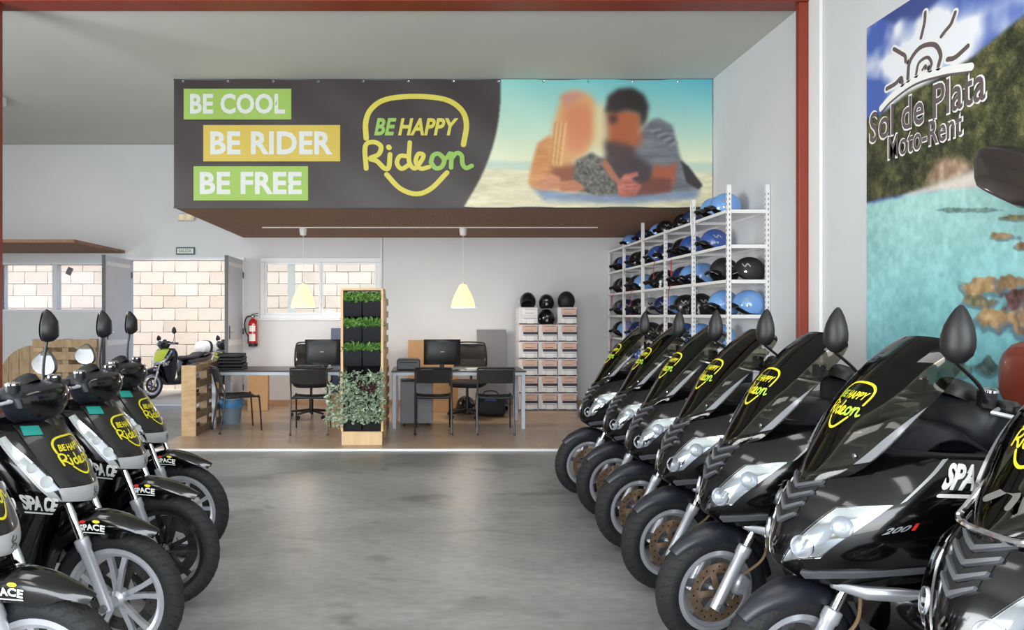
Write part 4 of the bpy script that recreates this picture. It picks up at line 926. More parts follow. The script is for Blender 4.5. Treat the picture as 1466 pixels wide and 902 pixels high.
def office_chair(x, y, rz, lb, pale):
    t = thing('office_chair', lb, 'office chair', (x, y, PH), rz, 'swivel office chairs')
    for i in range(5):
        a = 2*math.pi*i/5+.3; u = Vector((math.cos(a), math.sin(a), 0))
        l = part('base_arm', MB().tube([u*.03+Vector((0, 0, .10)), u*.29+Vector((0, 0, .075))], [.022, .014], 8), M['blkplastic'], t)
        part('castor', MB().lathe([(0, -.02), (.024, -.02), (.028, 0), (.024, .02), (0, .02)], 14, Matrix.Translation(u*.29+Vector((0, 0, .028))) @ Matrix.Rotation(a, 4, 'Z') @ Matrix.Rotation(R(90), 4, 'X')), M['blkmatt'], l)
    part('gas_lift', MB().tube([(0, 0, .06), (0, 0, .28), (0, 0, .285), (0, 0, .44)], [.03, .03, .018, .018], 14), M['blkplastic'], t)
    part('seat', MB().loft([[Vector((.25*k*math.copysign(abs(math.cos(a))**.7, math.cos(a)), .24*k*math.copysign(abs(math.sin(a))**.7, math.sin(a)), z)) for a in [2*math.pi*j/24 for j in range(24)]] for z, k in ((.43, .85), (.45, .98), (.49, 1), (.515, .9), (.52, .5))]), M['blkmatt'], t)
    def back(z0, z1, w0, w1, th, n=8):
        G = []
        for i in range(n+1):
            z = z0+(z1-z0)*i/n; w = w0+(w1-w0)*i/n
            if i == n: w *= .9
            if i == 0: w *= .9
            G.append([Vector((w*(j/8-.5)*2, .24-.06*(1-((j-4)/4)**2)*-1-.02*math.sin(i/n*3), z)) for j in range(9)])
        return MB().shell(G, [[Vector((0, -1, 0))]*9]*(n+1), th)
    part('backrest', back(.58, .80, .22, .22, .03), M['blkmatt'], t)
    part('mesh_back', back(.80, 1.02, .22, .21, .02), M['mesh'], t)
    part('back_frame', MB().tube(spline([(-.22, .245, .56), (-.235, .24, .8), (-.215, .235, 1.0), (-.15, .255, 1.045), (.15, .255, 1.045), (.215, .235, 1.0), (.235, .24, .8), (.22, .245, .56)], 4), .013, 8), M['blkplastic'], t)
    part('back_bar', MB().tube([(0, .05, .42), (0, .22, .44), (0, .31, .52), (0, .31, .7)], .018, 8), M['blkplastic'], t)
    for s in (-1, 1): part('armrest', MB().tube([(s*.24, .05, .45), (s*.29, .06, .52), (s*.29, .04, .66), (s*.28, -.12, .67)], .013, 8), M['blkplastic'], t)
office_chair(-1.60, 9.85, R(8), 'black mesh-backed swivel chair behind the desk in front of the office window', 0)
office_chair(.60, 9.85, R(-14), 'black mesh-backed swivel chair behind the desk beside the helmet boxes', 0)

def monitor(x, y, w, h, rz, lb, back=True):
    t = thing('monitor', lb, 'monitor', (x, y, PH+.736), rz, 'desk monitors')
    part('stand_foot', MB().box((0, .02, .006), (.24, .18, .012), .004), M['blkplastic'], t)
    part('stand_neck', MB().box((0, .03, .07), (.06, .03, .13), .006), M['blkplastic'], t)
    p_ = part('casing', MB().loft([[Vector((sx*w/2*k, yy, .055+h/2+sz*h/2*k)) for sx, sz in ((-1, -1), (1, -1), (1, 1), (-1, 1))] for yy, k in ((-.032, .62), (-.024, .72), (-.005, .985), (.0, 1), (.018, 1))]), M['blkplastic'], t)
    part('display', MB().box((0, .0185, .055+h/2), (w-.03, .002, h-.04)), M['screen'], t, smooth=False)
    part('logo_plate', MB().box((0, -.0328, .06+h*.5), (.05, .001, .012)), M['greyw'], p_, smooth=False)
monitor((461-VX)/F*9.05, 9.1, .47, .33, R(-6), 'black flat monitor on the desk next to the plant tower')
monitor((633-VX)/F*9.1, 9.1, .48, .33, R(5), 'black flat monitor on the desk beside the helmet boxes')
# small things on and under the desks
def simple(name, lb, cat, parts, loc=(0, 0, 0), rz=0, group=None):
    t = thing(name, lb, cat, loc, rz, group)
    for n, mb, m in parts: part(n, mb, m, t)
    return t
DZ = PH+.7355
pr = simple('receipt_printer', 'dark grey box-shaped printer at the end of the boxes-side desk', 'printer', [('casing', MB().box((0, 0, .066), (.30, .24, .13), .012), M['dgrey']), ('paper_slot', MB().box((0, -.121, .095), (.22, .004, .012)), M['blkmatt']), ('lid', MB().box((0, .02, .136), (.26, .17, .012), .004), M['grey']), ('foot', MB().box((-.12, -.09, .004), (.03, .03, .008)).box((.12, -.09, .004), (.03, .03, .008)), M['blkmatt'])], ((585-VX)/F*9.05, 9.05, DZ))
simple('paper_stack', 'small white stack of papers beside the black monitor', 'papers', [('sheet_pile', MB().box((0, 0, .008), (.21, .14, .016), .002), M['paper']), ('top_sheet', MB().box((.01, .01, .018), (.2, .14, .002), 0, Matrix.Rotation(.15, 3, 'Z')), M['wprint'])], ((678-VX)/F*9.0, 9.0, DZ), .2)
for k in range(5):
    x = (330-VX)/F*9.05
    tray = MB(); z = .0+k*.042; w = .34-.01*k
    tray.box((0, 0, .003), (w, .26, .006)).box((0, .128, .018), (w, .005, .036)).box((-w/2+.0025, 0, .018), (.005, .26, .036)).box((w/2-.0025, 0, .018), (.005, .26, .036)).box((0, -.10, .012), (w-.02, .05, .012))
    o = simple('letter_tray', 'black letter tray, %s of the stack on the desk by the pallet partition' % ['bottom one', 'second lowest', 'middle one', 'second highest', 'topmost'][k], 'letter tray', [('tray', tray, M['blkmatt']), ('paper', MB().box((0, .02, .011), (w-.05, .18, .006)), M['dgrey'])], (x+.012*(k % 2), 9.12, DZ+z), R(3*(k % 2)), 'letter trays')
simple('keyboard', 'black keyboard lying in front of the monitor next to the plant tower', 'keyboard', [('base', MB().box((0, 0, .01), (.42, .15, .02), .004), M['blkplastic']), ('keys', MB().box((0, 0, .022), (.40, .13, .006), .002), M['blkmatt'])], (-1.52, 9.42, DZ))
bn = thing('waste_bin', 'grey waste bin lined with a blue bag under the desk', 'waste bin', ((330-VX)/F*9.25, 9.3, PH))
part('bucket', MB().lathe([(0, .004), (.11, .004), (.115, 0), (.145, .32), (.140, .32), (.108, .012), (0, .012)], 28), M['bin'], bn)
lf = []
for r_, z in ((.135, .31), (.152, .325), (.158, .30), (.156, .24), (.150, .215)): lf.append([Vector((r_*(1+.04*math.sin(5*a+z*40))*math.cos(a), r_*(1+.04*math.sin(5*a+z*40))*math.sin(a), z+.006*math.sin(7*a))) for a in [2*math.pi*j/36 for j in range(36)]])
part('bag_liner', MB().loft(lf, False, False), M['bluebag'], bn, label='blue bin bag folded over the rim')
for i in range(3): part('paper_ball', MB().loft([[Vector((.05*k*(1+.2*math.sin(3*a+i))*math.cos(a)+[-.05, .05, 0][i], .05*k*math.sin(a)+[0, .03, -.05][i], .33+z)) for a in [2*math.pi*j/10 for j in range(10)]] for z, k in ((-.04, .4), (-.02, .9), (.01, 1), (.035, .7), (.045, .2))]), M['paper'], bn)
# grey drawer pedestal
pd = thing('drawer_pedestal', 'grey drawer pedestal on castors under the desk', 'drawer unit', ((596-VX)/F*9.25, 9.25, PH), R(2))
part('body', MB().box((0, 0, .31), (.42, .5, .54), .006), M['grey'], pd)
for k in range(3):
    d_ = part('drawer', MB().box((0, .252, .13+k*.18), (.40, .012, .165), .003), M['grey'], pd); part('handle', MB().box((0, .262, .19+k*.18), (.12, .012, .01)), M['greyw'], d_)
for sx in (-1, 1):
    for sy in (-1, 1): part('castor', MB().lathe([(0, -.012), (.017, -.012), (.02, 0), (.017, .012), (0, .012)], 12, Matrix.Translation((sx*.16, sy*.2, .02)) @ Matrix.Rotation(R(90), 4, 'Y')), M['blkmatt'], pd)
def board(name, lb, px0, px1, py0, Y, lean, mat, cat, zb=PH):
    x0, x1 = (px0-VX)/F*Y, (px1-VX)/F*Y; zt = HC-(py0-VY)/F*Y; h = zt-zb; w = x1-x0
    t = thing(name, lb, cat, ((x0+x1)/2, Y, zb)); t.rotation_euler = (-lean, 0, 0)
    part('panel', MB().box((0, .012, h/2), (w, .022, h), .003), mat, t); part('edge_band', MB().box((0, .012, h+.0015), (w, .024, .003)), mat, t, smooth=False)
board('wooden_board', 'plain brown board standing behind the desk with the dark monitor', 584, 656, 487, 10.75, R(3), M['carton'], 'board')
board('grey_panel', 'grey office divider panel leaning on the wall between chair and boxes', 683, 725, 472, 10.95, R(3), M['grey'], 'panel')
board('blue_binder_board', 'narrow dark blue board standing between window and plant tower', 473, 500, 470, 10.9, R(3), P('dark_blue_board', (52, 66, 96), .5), 'board')
bx = thing('cardboard_box', 'brown cardboard box on the floor under the boxes-side desk', 'box', ((634-VX)/F*9.75, 10.45, PH), R(-4))
part('carton', MB().box((0, 0, .24), (.32, .26, .48), .004), M['carton'], bx)
for s in (-1, 1): part('flap', MB().box((0, s*.066, .484), (.318, .126, .004)), M['carton'], bx)
part('tape', MB().box((0, 0, .4875), (.322, .05, .002)), P('tape', (206, 176, 120), .3), bx, smooth=False)
bx = thing('cardboard_box', 'brown cardboard box standing under the desk by the plant tower', 'box', (-1.16, 9.15, PH), R(3))
part('carton', MB().box((0, 0, .2), (.24, .3, .40), .004), M['carton'], bx)
for s in (-1, 1): part('flap', MB().box((0, s*.076, .404), (.238, .146, .004)), M['carton'], bx)
part('tape', MB().box((0, 0, .4075), (.242, .05, .002)), P('tape2', (206, 176, 120), .3), bx, smooth=False)
bx = thing('cardboard_box', 'small brown carton hanging half hidden beside the waste bin', 'box', (-2.52, 10.6, PH), R(8))
part('carton', MB().box((0, 0, .3), (.3, .26, .60), .004), M['carton'], bx)
for s in (-1, 1): part('flap', MB().box((0, s*.066, .604), (.298, .126, .004)), M['carton'], bx)
bx['label'] = 'tall brown carton against the back wall behind the waste bin'

# ------------------------------------------------------------------ fire extinguisher, exit sign, wall light
fe = thing('fire_extinguisher', 'red fire extinguisher hung on the back wall beside the door', 'extinguisher', ((362-VX)/F*11.12, 11.13, .96))
part('cylinder', MB().lathe([(0, .02), (.062, .02), (.07, .035), (.072, .06), (.072, .36), (.066, .40), (.045, .43), (.022, .445), (.022, .46), (0, .46)], 26), M['extred'], fe)
part('base_ring', MB().lathe([(.064, 0), (.071, 0), (.073, .05), (.066, .05)], 26, None, True), M['blkplastic'], fe)
vl = part('valve', MB().box((0, 0, .48), (.045, .045, .045), .008), M['blkplastic'], fe)
part('handle', MB().box((.03, 0, .52), (.11, .022, .012), .003, Matrix.Rotation(R(-12), 3, 'Y')).box((.03, 0, .49), (.10, .02, .01), .003), M['blkplastic'], vl)
part('gauge', MB().lathe([(0, .01), (.014, .01), (.016, 0)], 14, Matrix.Translation((0, -.022, .478)) @ Matrix.Rotation(R(90), 4, 'X')), M['white'], vl)
part('hose', MB().tube(spline([(-.02, 0, .485), (-.09, -.01, .47), (-.13, -.01, .38), (-.115, -.01, .24), (-.075, -.01, .16), (-.07, -.02, .09)], 5), .011, 8), M['blkplastic'], fe)
part('nozzle', MB().tube([(-.072, -.02, .12), (-.066, -.022, .05)], [.012, .018], 10), M['blkplastic'], fe)
L_ = MB()
for z0, z1 in ((.09, .20), (.24, .33)):
    L_.grid([[Vector((.0728*math.sin(a), -.0728*math.cos(a), z)) for a in np.linspace(-.75, .75, 9)] for z in (z0, z1)])
part('label_print', L_, M['wprint'], fe, fix=False)
part('wall_bracket', MB().box((0, .09, .40), (.05, .03, .06)), M['dgrey'], fe)
ex = thing('exit_sign', 'small dark-framed exit sign above the open doorway', 'sign', ((266-VX)/F*YB, YB-.02, 2.43))
part('plate', MB().box((0, 0, .06), (.30, .014, .12), .002), P('sign_green', (48, 84, 72), .5), ex)
part('face', MB().box((0, -.0078, .06), (.26, .002, .08)), P('sign_face', (206, 214, 208), .5), ex, smooth=False)
lettersOn(ex, 'SALIDA', lambda x, y: Vector((x, -.0095, y)), (-.10, .035, .10, .085), P('sign_ink', (96, 122, 110), .5), .02)
em_ = thing('emergency_light', 'small cream emergency light on the wall above the exit sign', 'wall light', ((267-VX)/F*YB, YB-.03, 2.97))
part('housing', MB().box((0, 0, .06), (.28, .055, .12), .012), P('cream_plastic', (214, 208, 190), .5), em_)
for s in (-1, 1): part('lens', MB().box((s*.06, -.029, .06), (.07, .006, .08), .002), P('warm_lens_%d' % s, (246, 226, 170), .3), em_)
wl = thing('wall_clipboard', 'small grey card stuck askew on the bright window', 'card', ((98-VX)/F*YB, YB-.012, 2.12)); wl.rotation_euler = (0, R(25), 0)
part('card', MB().box((0, 0, .05), (.09, .006, .12)), M['grey'], wl, smooth=False); part('clip', MB().box((0, -.005, .10), (.04, .004, .02)), M['dgrey'], wl, smooth=False)

# ------------------------------------------------------------------ pallets and plant tower
def pallet(x0, y0, y1, h, z0, lb, th=.13, mat='wood', n=6):
    """euro pallet standing on its long edge in the yz plane"""
    t = thing('pallet', lb, 'pallet', (x0, y0, z0), 0, 'pallet partitions')
    L = y1-y0
    for i in range(n):
        z = .045+(h-.09)*i/(n-1); hw = .045
        for x, nm in ((.011, 'deck_board'), (th-.011, 'deck_board')): part(nm, MB().box((x, L/2, z), (.022, L, hw*2*.93 if n < 7 else .07), .003), M[mat], t)
    for y in (.05, L/2, L-.05): part('stringer', MB().box((th/2, y, h/2), (th-.046, .095, h-.01), .003), M[mat], t)
    part('end_plank', MB().box((th/2, -.012, h/2), (th+.03, .022, h), .003), M['wood'], t)
    return t
pallet(-2.87, 8.30, 9.42, .84, PH, 'wooden pallet standing on edge beside the desk with the letter trays', .145, 'wood2', 5)
pallet(-.60, 8.24, 9.25, .78, PH, 'lower wooden pallet on edge behind the plant tower', .13, 'wood', 6)
pallet(-.60, 8.24, 9.05, .86, PH+.785, 'upper wooden pallet stacked on edge behind the plant tower', .13, 'wood', 6)

pt = thing('plant_tower', 'tall pine-framed vertical planter with black pockets of greenery', 'planter', (-.692, 7.72, PH))
M['pot'] = P('black_felt', (18, 20, 26), .85, bump=(80, .3)); M['soil'] = P('potting_soil', (46, 36, 28), .95, bump=(40, .8))
part('base_plinth', MB().box((-.0, .10, .075), (.45, .24, .15), .004), M['pine'], pt)
for s in (-1, 1): part('side_post', MB().box((s*.222, .22, .93), (.028, .46, 1.56), .003), M['pine'], pt)
part('top_board', MB().box((0, .22, 1.722), (.47, .46, .024), .003), M['pine'], pt)
part('back_panel', MB().box((0, .42, .93), (.415, .02, 1.55)), M['pot'], pt)
def foliage(root, name, n, gen, mat, L, Wd, seed):
    rg = random.Random(seed); mb = MB()
    for _ in range(n):
        p, d = gen(rg); d = Vector(d).normalized(); s = Vector((rg.uniform(-1, 1), rg.uniform(-1, 1), rg.uniform(-1, 1))).cross(d).normalized(); l = L*rg.uniform(.6, 1.25); w = Wd*rg.uniform(.7, 1.2); p = Vector(p); nn = d.cross(s)*l*.12
        mb.add([p, p+d*l*.35+s*w+nn, p+d*l*.75+s*w*.7+nn, p+d*l-nn, p+d*l*.75-s*w*.7+nn, p+d*l*.35-s*w+nn, p+d*l*.5], [(0, 1, 6), (1, 2, 6), (2, 3, 6), (3, 4, 6), (4, 5, 6), (5, 0, 6)])
    o = part(name, mb, mat, root, smooth=False, fix=False); o['kind'] = 'stuff'; return o
M['leafg'] = P('bright_green_leaf', (122, 166, 82), .5, noise=(25, (84, 130, 56), .25)); M['leafv'] = P('variegated_leaf', (186, 198, 176), .5, noise=(60, (104, 134, 98), .12)); M['leafr'] = P('dark_red_leaf', (74, 36, 42), .5)
for k, z in enumerate((1.42, 1.135, .87, .60, .335, .15)):
    for s in (-1, 1):
        pk = part('pocket', MB().loft([[Vector((s*.102+a*.098*w, .10+(-.10*dp if b < 0 else .30), z+zz)) for a, b in ((-1, -1), (1, -1), (1, 1), (-1, 1))] for zz, w, dp in ((0, .92, .75), (.02, .97, .95), (.17, 1, 1.15), (.175, 1, 1.15))]), M['pot'], pt)
        part('soil', MB().box((s*.102, .18, z+.176), (.18, .22, .004)), M['soil'], pk, smooth=False)
        if k < 3:
            foliage(pk, 'foliage', 260, lambda rg, s=s, z=z: ((s*.102+rg.uniform(-.10, .10), .10+rg.uniform(-.10, .1), z+.15+rg.uniform(0, .075)), (rg.uniform(-1, 1), rg.uniform(-1.2, .5), rg.uniform(-.1, 1.2))), M['leafg'], .072, .014, 100+k*2+s)
        elif k < 5:
            def gen(rg, s=s, z=z):
                q = rg.random()**.8
                return ((s*.11+rg.uniform(-.12, .12), .0-.05*q+rg.uniform(-.06, .03), z+.21-.28*q), (rg.uniform(-1, 1), rg.uniform(-1.2, -.1), rg.uniform(-.6, .8)))
            foliage(pk, 'foliage', 210, gen, M['leafv'], .062, .017, 200+k*2+s)
foliage(pt, 'trailing_foliage', 160, lambda rg: ((-.20-rg.uniform(0, .19), .05+rg.uniform(-.08, .12), .22+rg.uniform(0, .45)*(1 if rg.random() < .6 else .7)), (rg.uniform(-1.2, .4), rg.uniform(-1, .3), rg.uniform(-.8, .7))), M['leafv'], .06, .017, 77)
foliage(pt, 'red_foliage', 70, lambda rg: ((.07+rg.uniform(-.09, .09), -.07+rg.uniform(-.03, .02), .63+rg.uniform(-.05, .05)), (rg.uniform(-1, 1), rg.uniform(-1, 0), rg.uniform(-.6, .8))), M['leafr'], .06, .018, 78)

# ------------------------------------------------------------------ helmet rack along the right wall
RX0, RX1 = 2.93, 3.345
POSTS = [6.78, 7.67, 8.56, 9.45, 10.34, 11.20]
LEV = [.44, .78, 1.12, 1.46, 1.80, 2.14, 2.48]
rk = thing('helmet_rack', 'long white slotted-steel rack full of helmets along the right wall', 'shelf rack', (RX0, POSTS[0], 0))
M['hole'] = P('slot_hole', (120, 122, 126), .8)
for i, y in enumerate(POSTS):
    top = 2.72 if i in (0, 1, 3) else 2.50; base = PH if y > 7.5 else .001
    for x in (0, RX1-RX0-.04):
        yy = y-POSTS[0]
        mb = MB().span((x, yy-.02, base), (x+.04, yy-.017, top)).span((x if x else 0, yy-.017, base), (x+.003, yy+.02, top))
        p_ = part('post', MB().span((x, yy-.02, base), (x+.04, yy+.012, top), .003), M['white'], rk)
        h = MB()
        if i < 3:
            for k in range(int((top-.1)/.05)):
                z = .08+k*.05; h.box((x+.02, yy-.0203, z), (.010, .0006, .022)); h.box((x-.0003, yy-.004, z), (.0006, .010, .022))
            o = part('slot', h, M['hole'], p_, smooth=False, fix=False); o['kind'] = 'stuff'
    for z in LEV: part('end_brace', MB().span((.04, y-POSTS[0]-.014, z-.035), (RX1-RX0-.04, y-POSTS[0]-.006, z-.001)), M['white'], rk, smooth=False)
for i in range(5):
    y0, y1 = POSTS[i]-POSTS[0], POSTS[i+1]-POSTS[0]
    for z in LEV:
        if z > 2.4 and False: continue
        sh = part('shelf', MB().span((.004, y0+.013, z-.006), (RX1-RX0-.004, y1-.021, z)), M['white'], rk, smooth=False)
        part('shelf_lip', MB().span((.0, y0+.013, z-.03), (.004, y1-.021, z)).span((RX1-RX0-.004, y0+.013, z-.03), (RX1-RX0, y1-.021, z)), M['white'], sh, smooth=False)
        if i in (1, 3): part('gusset', MB().prism([(0, 0), (.06, 0), (0, -.10)], Matrix.Translation((-.001, y1-.06, z-.03)) @ Matrix(((0, 0, 1, 0), (1, 0, 0, 0), (0, 1, 0, 0), (0, 0, 0, 1))), .003), M['white'], sh, smooth=False)

HC_ = {'light blue': P('helmet_light_blue', (112, 158, 218), .25, coat=.6), 'blue': P('helmet_blue', (52, 84, 156), .25, coat=.6), 'navy': P('helmet_navy', (30, 42, 84), .25, coat=.6),
       'black': P('helmet_black', (16, 16, 18), .3, coat=.5), 'matt black': P('helmet_matt_black', (24, 24, 25), .6), 'grey': P('helmet_grey', (150, 154, 160), .35, coat=.4), 'camo': P('helmet_camo', (46, 46, 44), .4, noise=(14, (128, 126, 120), .06))}
M['hline'] = P('helmet_lining', (30, 30, 34), .95, bump=(90, .4)); M['strapred'] = P('red_webbing', (178, 28, 40), .7); M['strapblk'] = P('black_webbing', (22, 22, 24), .7); M['visor'] = glassmat('helmet_visor', (.72, .74, .76), .03)
def helm_pts(a, t, k=1.0):
    """a = azimuth from the front, t = 0 crown .. 1 rim"""
    f = .5+.5*math.cos(a); phi = R(128)-R(42)*f**2.2+R(8)*math.exp(-((abs(a)-1.35)/.5)**2)
    p = phi*t; r = math.sin(p); x, y, z = .148*r*math.cos(a)*k-.004, .122*r*math.sin(a)*k, .142*math.cos(p)*k
    return Vector((x, y, z+.10))
def helmet_proto(col, strap, visor):
    t = thing('helmet', 'x', 'helmet'); n = 28
    G = [[helm_pts(2*math.pi*j/n-math.pi, i/9) for j in range(n+1)] for i in range(10)]
    part('shell', MB().grid(G), HC_[col], t)
    part('lining', MB().grid([[helm_pts(2*math.pi*j/n-math.pi, i/9, .90) for j in range(n+1)] for i in range(10)]), M['hline'], t)
    rim = [helm_pts(2*math.pi*j/n-math.pi, 1.0, .95) for j in range(n)]
    part('edge_trim', MB().tube(rim+[rim[0]], .0075, 6), M['blkmatt'], t)
    pk = [[helm_pts(a, .93-.0*i, 1.02)+Vector((.055*i/3*math.cos(a*.6), 0, -.018*i/3)) for a in np.linspace(-.8, .8, 9)] for i in range(4)]
    part('peak', MB().shell(pk, [[Vector((0, 0, 1))]*9]*4, .004), HC_['black'] if col != 'black' else HC_['matt black'], t)
    if visor: part('visor', MB().grid([[helm_pts(a, .80+.0*i, 1.05+.0*i)+Vector((.012, 0, -.032*i)) for a in np.linspace(-1.15, 1.15, 13)] for i in range(4)]), M['visor'], t)
    for s in (-1, 1): part('side_stud', MB().lathe([(0, .008), (.012, .006), (.014, 0)], 12, Matrix.Translation(helm_pts(s*1.3, .78, 1.0)) @ Matrix.Rotation(R(-90*s), 4, 'X')), M['chrome'], t)
    sm = M['strapred'] if strap == 'red' else M['strapblk']
    def rib(pts, w):
        pp = spline(pts, 4); L = [[Vector(p)+Vector((0, -w, 0)), Vector(p)+Vector((0, w, 0))] for p in pp]; return MB().shell(L, [[Vector((1, 0, 0))]*2]*len(L), .0025)
    part('chin_strap', rib([(.07, .09, .035), (.17, .08, .03), (.202, .075, -.03), (.204, .075, -.20)] if strap == 'red' else [(.05, .09, .03), (.06, .07, .006), (.07, 0, .004), (.06, -.07, .006), (.05, -.09, .03)], .009), sm, t)
    lo = MB(); stroke(lo, [(-.3, 0), (-.05, .12), (.1, -.1), (.3, .05)], .10, lambda x, y: helm_pts(R(75)+x*.9, .55+y*.5, 1.006)); part('side_print', lo, HC_['grey'] if col != 'grey' else HC_['black'], t, smooth=False, fix=False)
    # rest on z = 0
    zmin = min((v.co.z for c in t.children if c.name.split('.')[0] in ('shell', 'edge_trim') for v in c.data.vertices))
    for c in t.children: c.location.z -= zmin
    return t
PROTO = {}; USED = set()
def helmet(col, loc, rz, label, group, strap='black', visor=False, tilt=0, sc=1.0):
    k = (col, strap, visor)
    if k not in PROTO: PROTO[k] = helmet_proto(*k)
    o = PROTO[k] if k not in USED else copy_tree(PROTO[k]); USED.add(k)
    o.location = loc; o.rotation_euler = (tilt, 0, rz); o.scale = (sc,)*3; o['label'] = label; o['group'] = group
    return o
LV = {2.48: 'top shelf', 2.14: 'second shelf down', 1.80: 'third shelf down', 1.46: 'fourth shelf down', 1.12: 'fifth shelf down', .78: 'sixth shelf down'}
ROWS = {2.48: [('light blue', 903), ('navy', 921), ('light blue', 936), ('black', 953), ('black', 970, 'v'), ('navy', 985), ('light blue', 1008), ('light blue', 1034)],
        2.14: [('black', 879), ('blue', 893), ('black', 906, 'r'), ('black', 924), ('blue', 939), ('navy', 957, 'r'), ('black', 970, 'r'), ('blue', 990), ('blue', 1010)],
        1.80: [('black', 878, 'r'), ('black', 891, 'r'), ('matt black', 905, 'r'), ('light blue', 921, 'r'), ('black', 939), ('black', 952, 'v'), ('navy', 967, 'r'), ('light blue', 986), ('light blue', 1006)],
        1.46: [('camo', 876), ('navy', 897), ('black', 914, 'r'), ('grey', 931, 'v'), ('navy', 951), ('light blue', 965), ('black', 982), ('black', 1003, 'v')],
        1.12: [('black', 871, 'r'), ('light blue', 893), ('navy', 913), ('black', 932, 'v'), ('black', 955, 'r'), ('blue', 980), ('light blue', 1003), ('light blue', 1032)],
        .78: [('navy', 885), ('blue', 920), ('black', 960), ('light blue', 1000), ('navy', 1030)]}
rg = random.Random(3)
for z, row in ROWS.items():
    last = 99
    for it in sorted(row, key=lambda q: q[1]):
        col, px = it[0], it[1]; fl = it[2] if len(it) > 2 else ''
        xx = 3.118+rg.uniform(-.004, .004); y = min(xx*F/(px-VX), last-.268); y = min(y, POSTS[-1]-.16); y = max(y, POSTS[0]+.14); last = y
        for pq in POSTS[1:-1]:
            if abs(y-pq) < .15: y = pq-.15
        last = y; bay = sum(y < q for q in POSTS[1:-1])
        BAYN = ['bay touching the back wall', 'second bay from the back wall', 'middle bay', 'second bay from the open end', 'bay at the open end'][bay]
        helmet(col, (xx, y, z+.0005), math.pi+rg.uniform(-.25, .25), '%s helmet%s, %s, rack %s' % (col, {'r': ' with red strap', 'v': ' with visor'}.get(fl, ''), LV[z], BAYN), 'helmets on the %s of the rack' % LV[z], 'red' if fl == 'r' else 'black', fl == 'v', sc=.86 if (z > 2.4 and y > 7.9) else 1.05)
helmet('matt black', (3.07, 7.17, 1.8005), R(200), 'matt black helmet by the open end of the rack, third shelf down', 'helmets on the rack end', sc=1.06)
helmet('matt black', (3.205, 6.915, 1.8005), R(160), 'matt black helmet tucked against the wall at the open end of the rack', 'helmets on the rack end', sc=1.0)
helmet('light blue', (3.07, 7.18, 1.4605), R(195), 'light blue helmet by the open end of the rack, fourth shelf down', 'helmets on the rack end', sc=1.1)
helmet('light blue', (3.205, 6.915, 1.4605), R(170), 'light blue helmet tucked against the wall at the open end of the rack', 'helmets on the rack end', sc=1.06)
helmet('black', (3.20, 6.92, .4405), math.pi, 'black open-face helmet alone on the lowest shelf of the white rack', 'helmets on the rack end')
# white looped cord on the post
tag(part('looped_cord', MB().tube(spline([(2.918, 7.66, 2.66), (2.905, 7.62, 2.5), (2.905, 7.60, 2.34), (2.905, 7.56, 2.31), (2.908, 7.53, 2.36), (2.912, 7.55, 2.52)], 5), .007, 6), M['white'], None), 'white looped cord hanging from a post of the helmet rack', 'cord')

# ------------------------------------------------------------------ helmet boxes
BM = {'kraft': P('box_kraft', (204, 168, 138), .7), 'lav': P('box_white', (222, 222, 226), .6), 'dark': P('box_dark_print', (56, 54, 66), .6), 'pink': P('box_pink_print', (216, 182, 164), .6)}
bw_, bh_, bd_ = .292, .258, .36
def helmet_box(x, y, z, lb, proto=[None]):
    if proto[0] is None:
        t = thing('helmet_box', lb, 'box'); body = part('carton', MB().box((0, 0, bh_/2), (bw_, bd_, bh_-.001), .003), BM['lav'], t); f = -bd_/2
        part('top_print', MB().box((.022, f-.0008, .198), (.232, .0012, .095)), BM['pink'], t, smooth=False)
        part('band_print', MB().box((.03, f-.001, .128), (.215, .0014, .04)), BM['dark'], t, smooth=False)
        part('side_print', MB().box((.142, f-.0009, .13), (.008, .0012, .20)), BM['dark'], t, smooth=False)
        part('label_print', MB().box((-.065, f-.0012, .055), (.05, .0014, .06)).box((.03, f-.0012, .05), (.10, .0014, .07)), M['wprint'], t, smooth=False, fix=False)
        part('foot_print', MB().box((0, f-.0007, .01), (bw_-.01, .001, .016)), BM['dark'], t, smooth=False)
        part('line_print', MB().box((.03, f-.0016, .232), (.17, .0012, .006)).box((.02, f-.0016, .172), (.13, .0012, .005)).box((.03, f-.0014, .088), (.2, .001, .006)), BM['dark'], t, smooth=False, fix=False)
        part('lid_edge', MB().box((0, 0, bh_-.0015), (bw_+.002, bd_+.002, .002)), BM['kraft'], t, smooth=False)
        part('handle_slot', MB().box((bw_/2+.0004, 0, .18), (.0008, .09, .025)), BM['dark'], t, smooth=False)
        proto[0] = t
    else: t = copy_tree(proto[0], None, lb)
    t.location = (x, y, z); t['group'] = 'stacked helmet boxes'; t['label'] = lb; return t
ROWN = ['bottom row', 'second row from the floor', 'third row from the floor', 'fourth row from the floor', 'fifth row from the floor', 'top row']; COLN = ['column next to the desk', 'middle column', 'column next to the rack']
bx0_ = 1.565
for r_ in range(6):
    for c_ in range(3):
        if r_ == 5 and c_ == 1: continue
        o = helmet_box(bx0_+c_*.2955, 10.72+rg.uniform(-.006, .006), PH+r_*.2595, 'printed helmet box, %s, %s' % (ROWN[r_], COLN[c_]))
        if r_ == 5 and c_ == 0: recolour(o, ('top_print',), M['wprint']); recolour(o, ('band_print',), BM['lav']); o['label'] = 'plainer white helmet box on top of the stack, next to the desk'
tz = PH+6*.2595+.001
helmet('black', (bx0_+.01, 10.68, tz), R(-100), 'black open-face helmet with pale print on top of the plainer white box', 'helmets on the boxes')
helmet('matt black', (bx0_+.60, 10.68, tz), R(70), 'round matt black helmet on the box stack, next to the rack side', 'helmets on the boxes', sc=1.06)
helmet('black', (bx0_+.2955, 10.68, PH+5*.2595+.001), R(-80), 'black helmet sitting in the gap of the top row of boxes', 'helmets on the boxes', 'black', True)
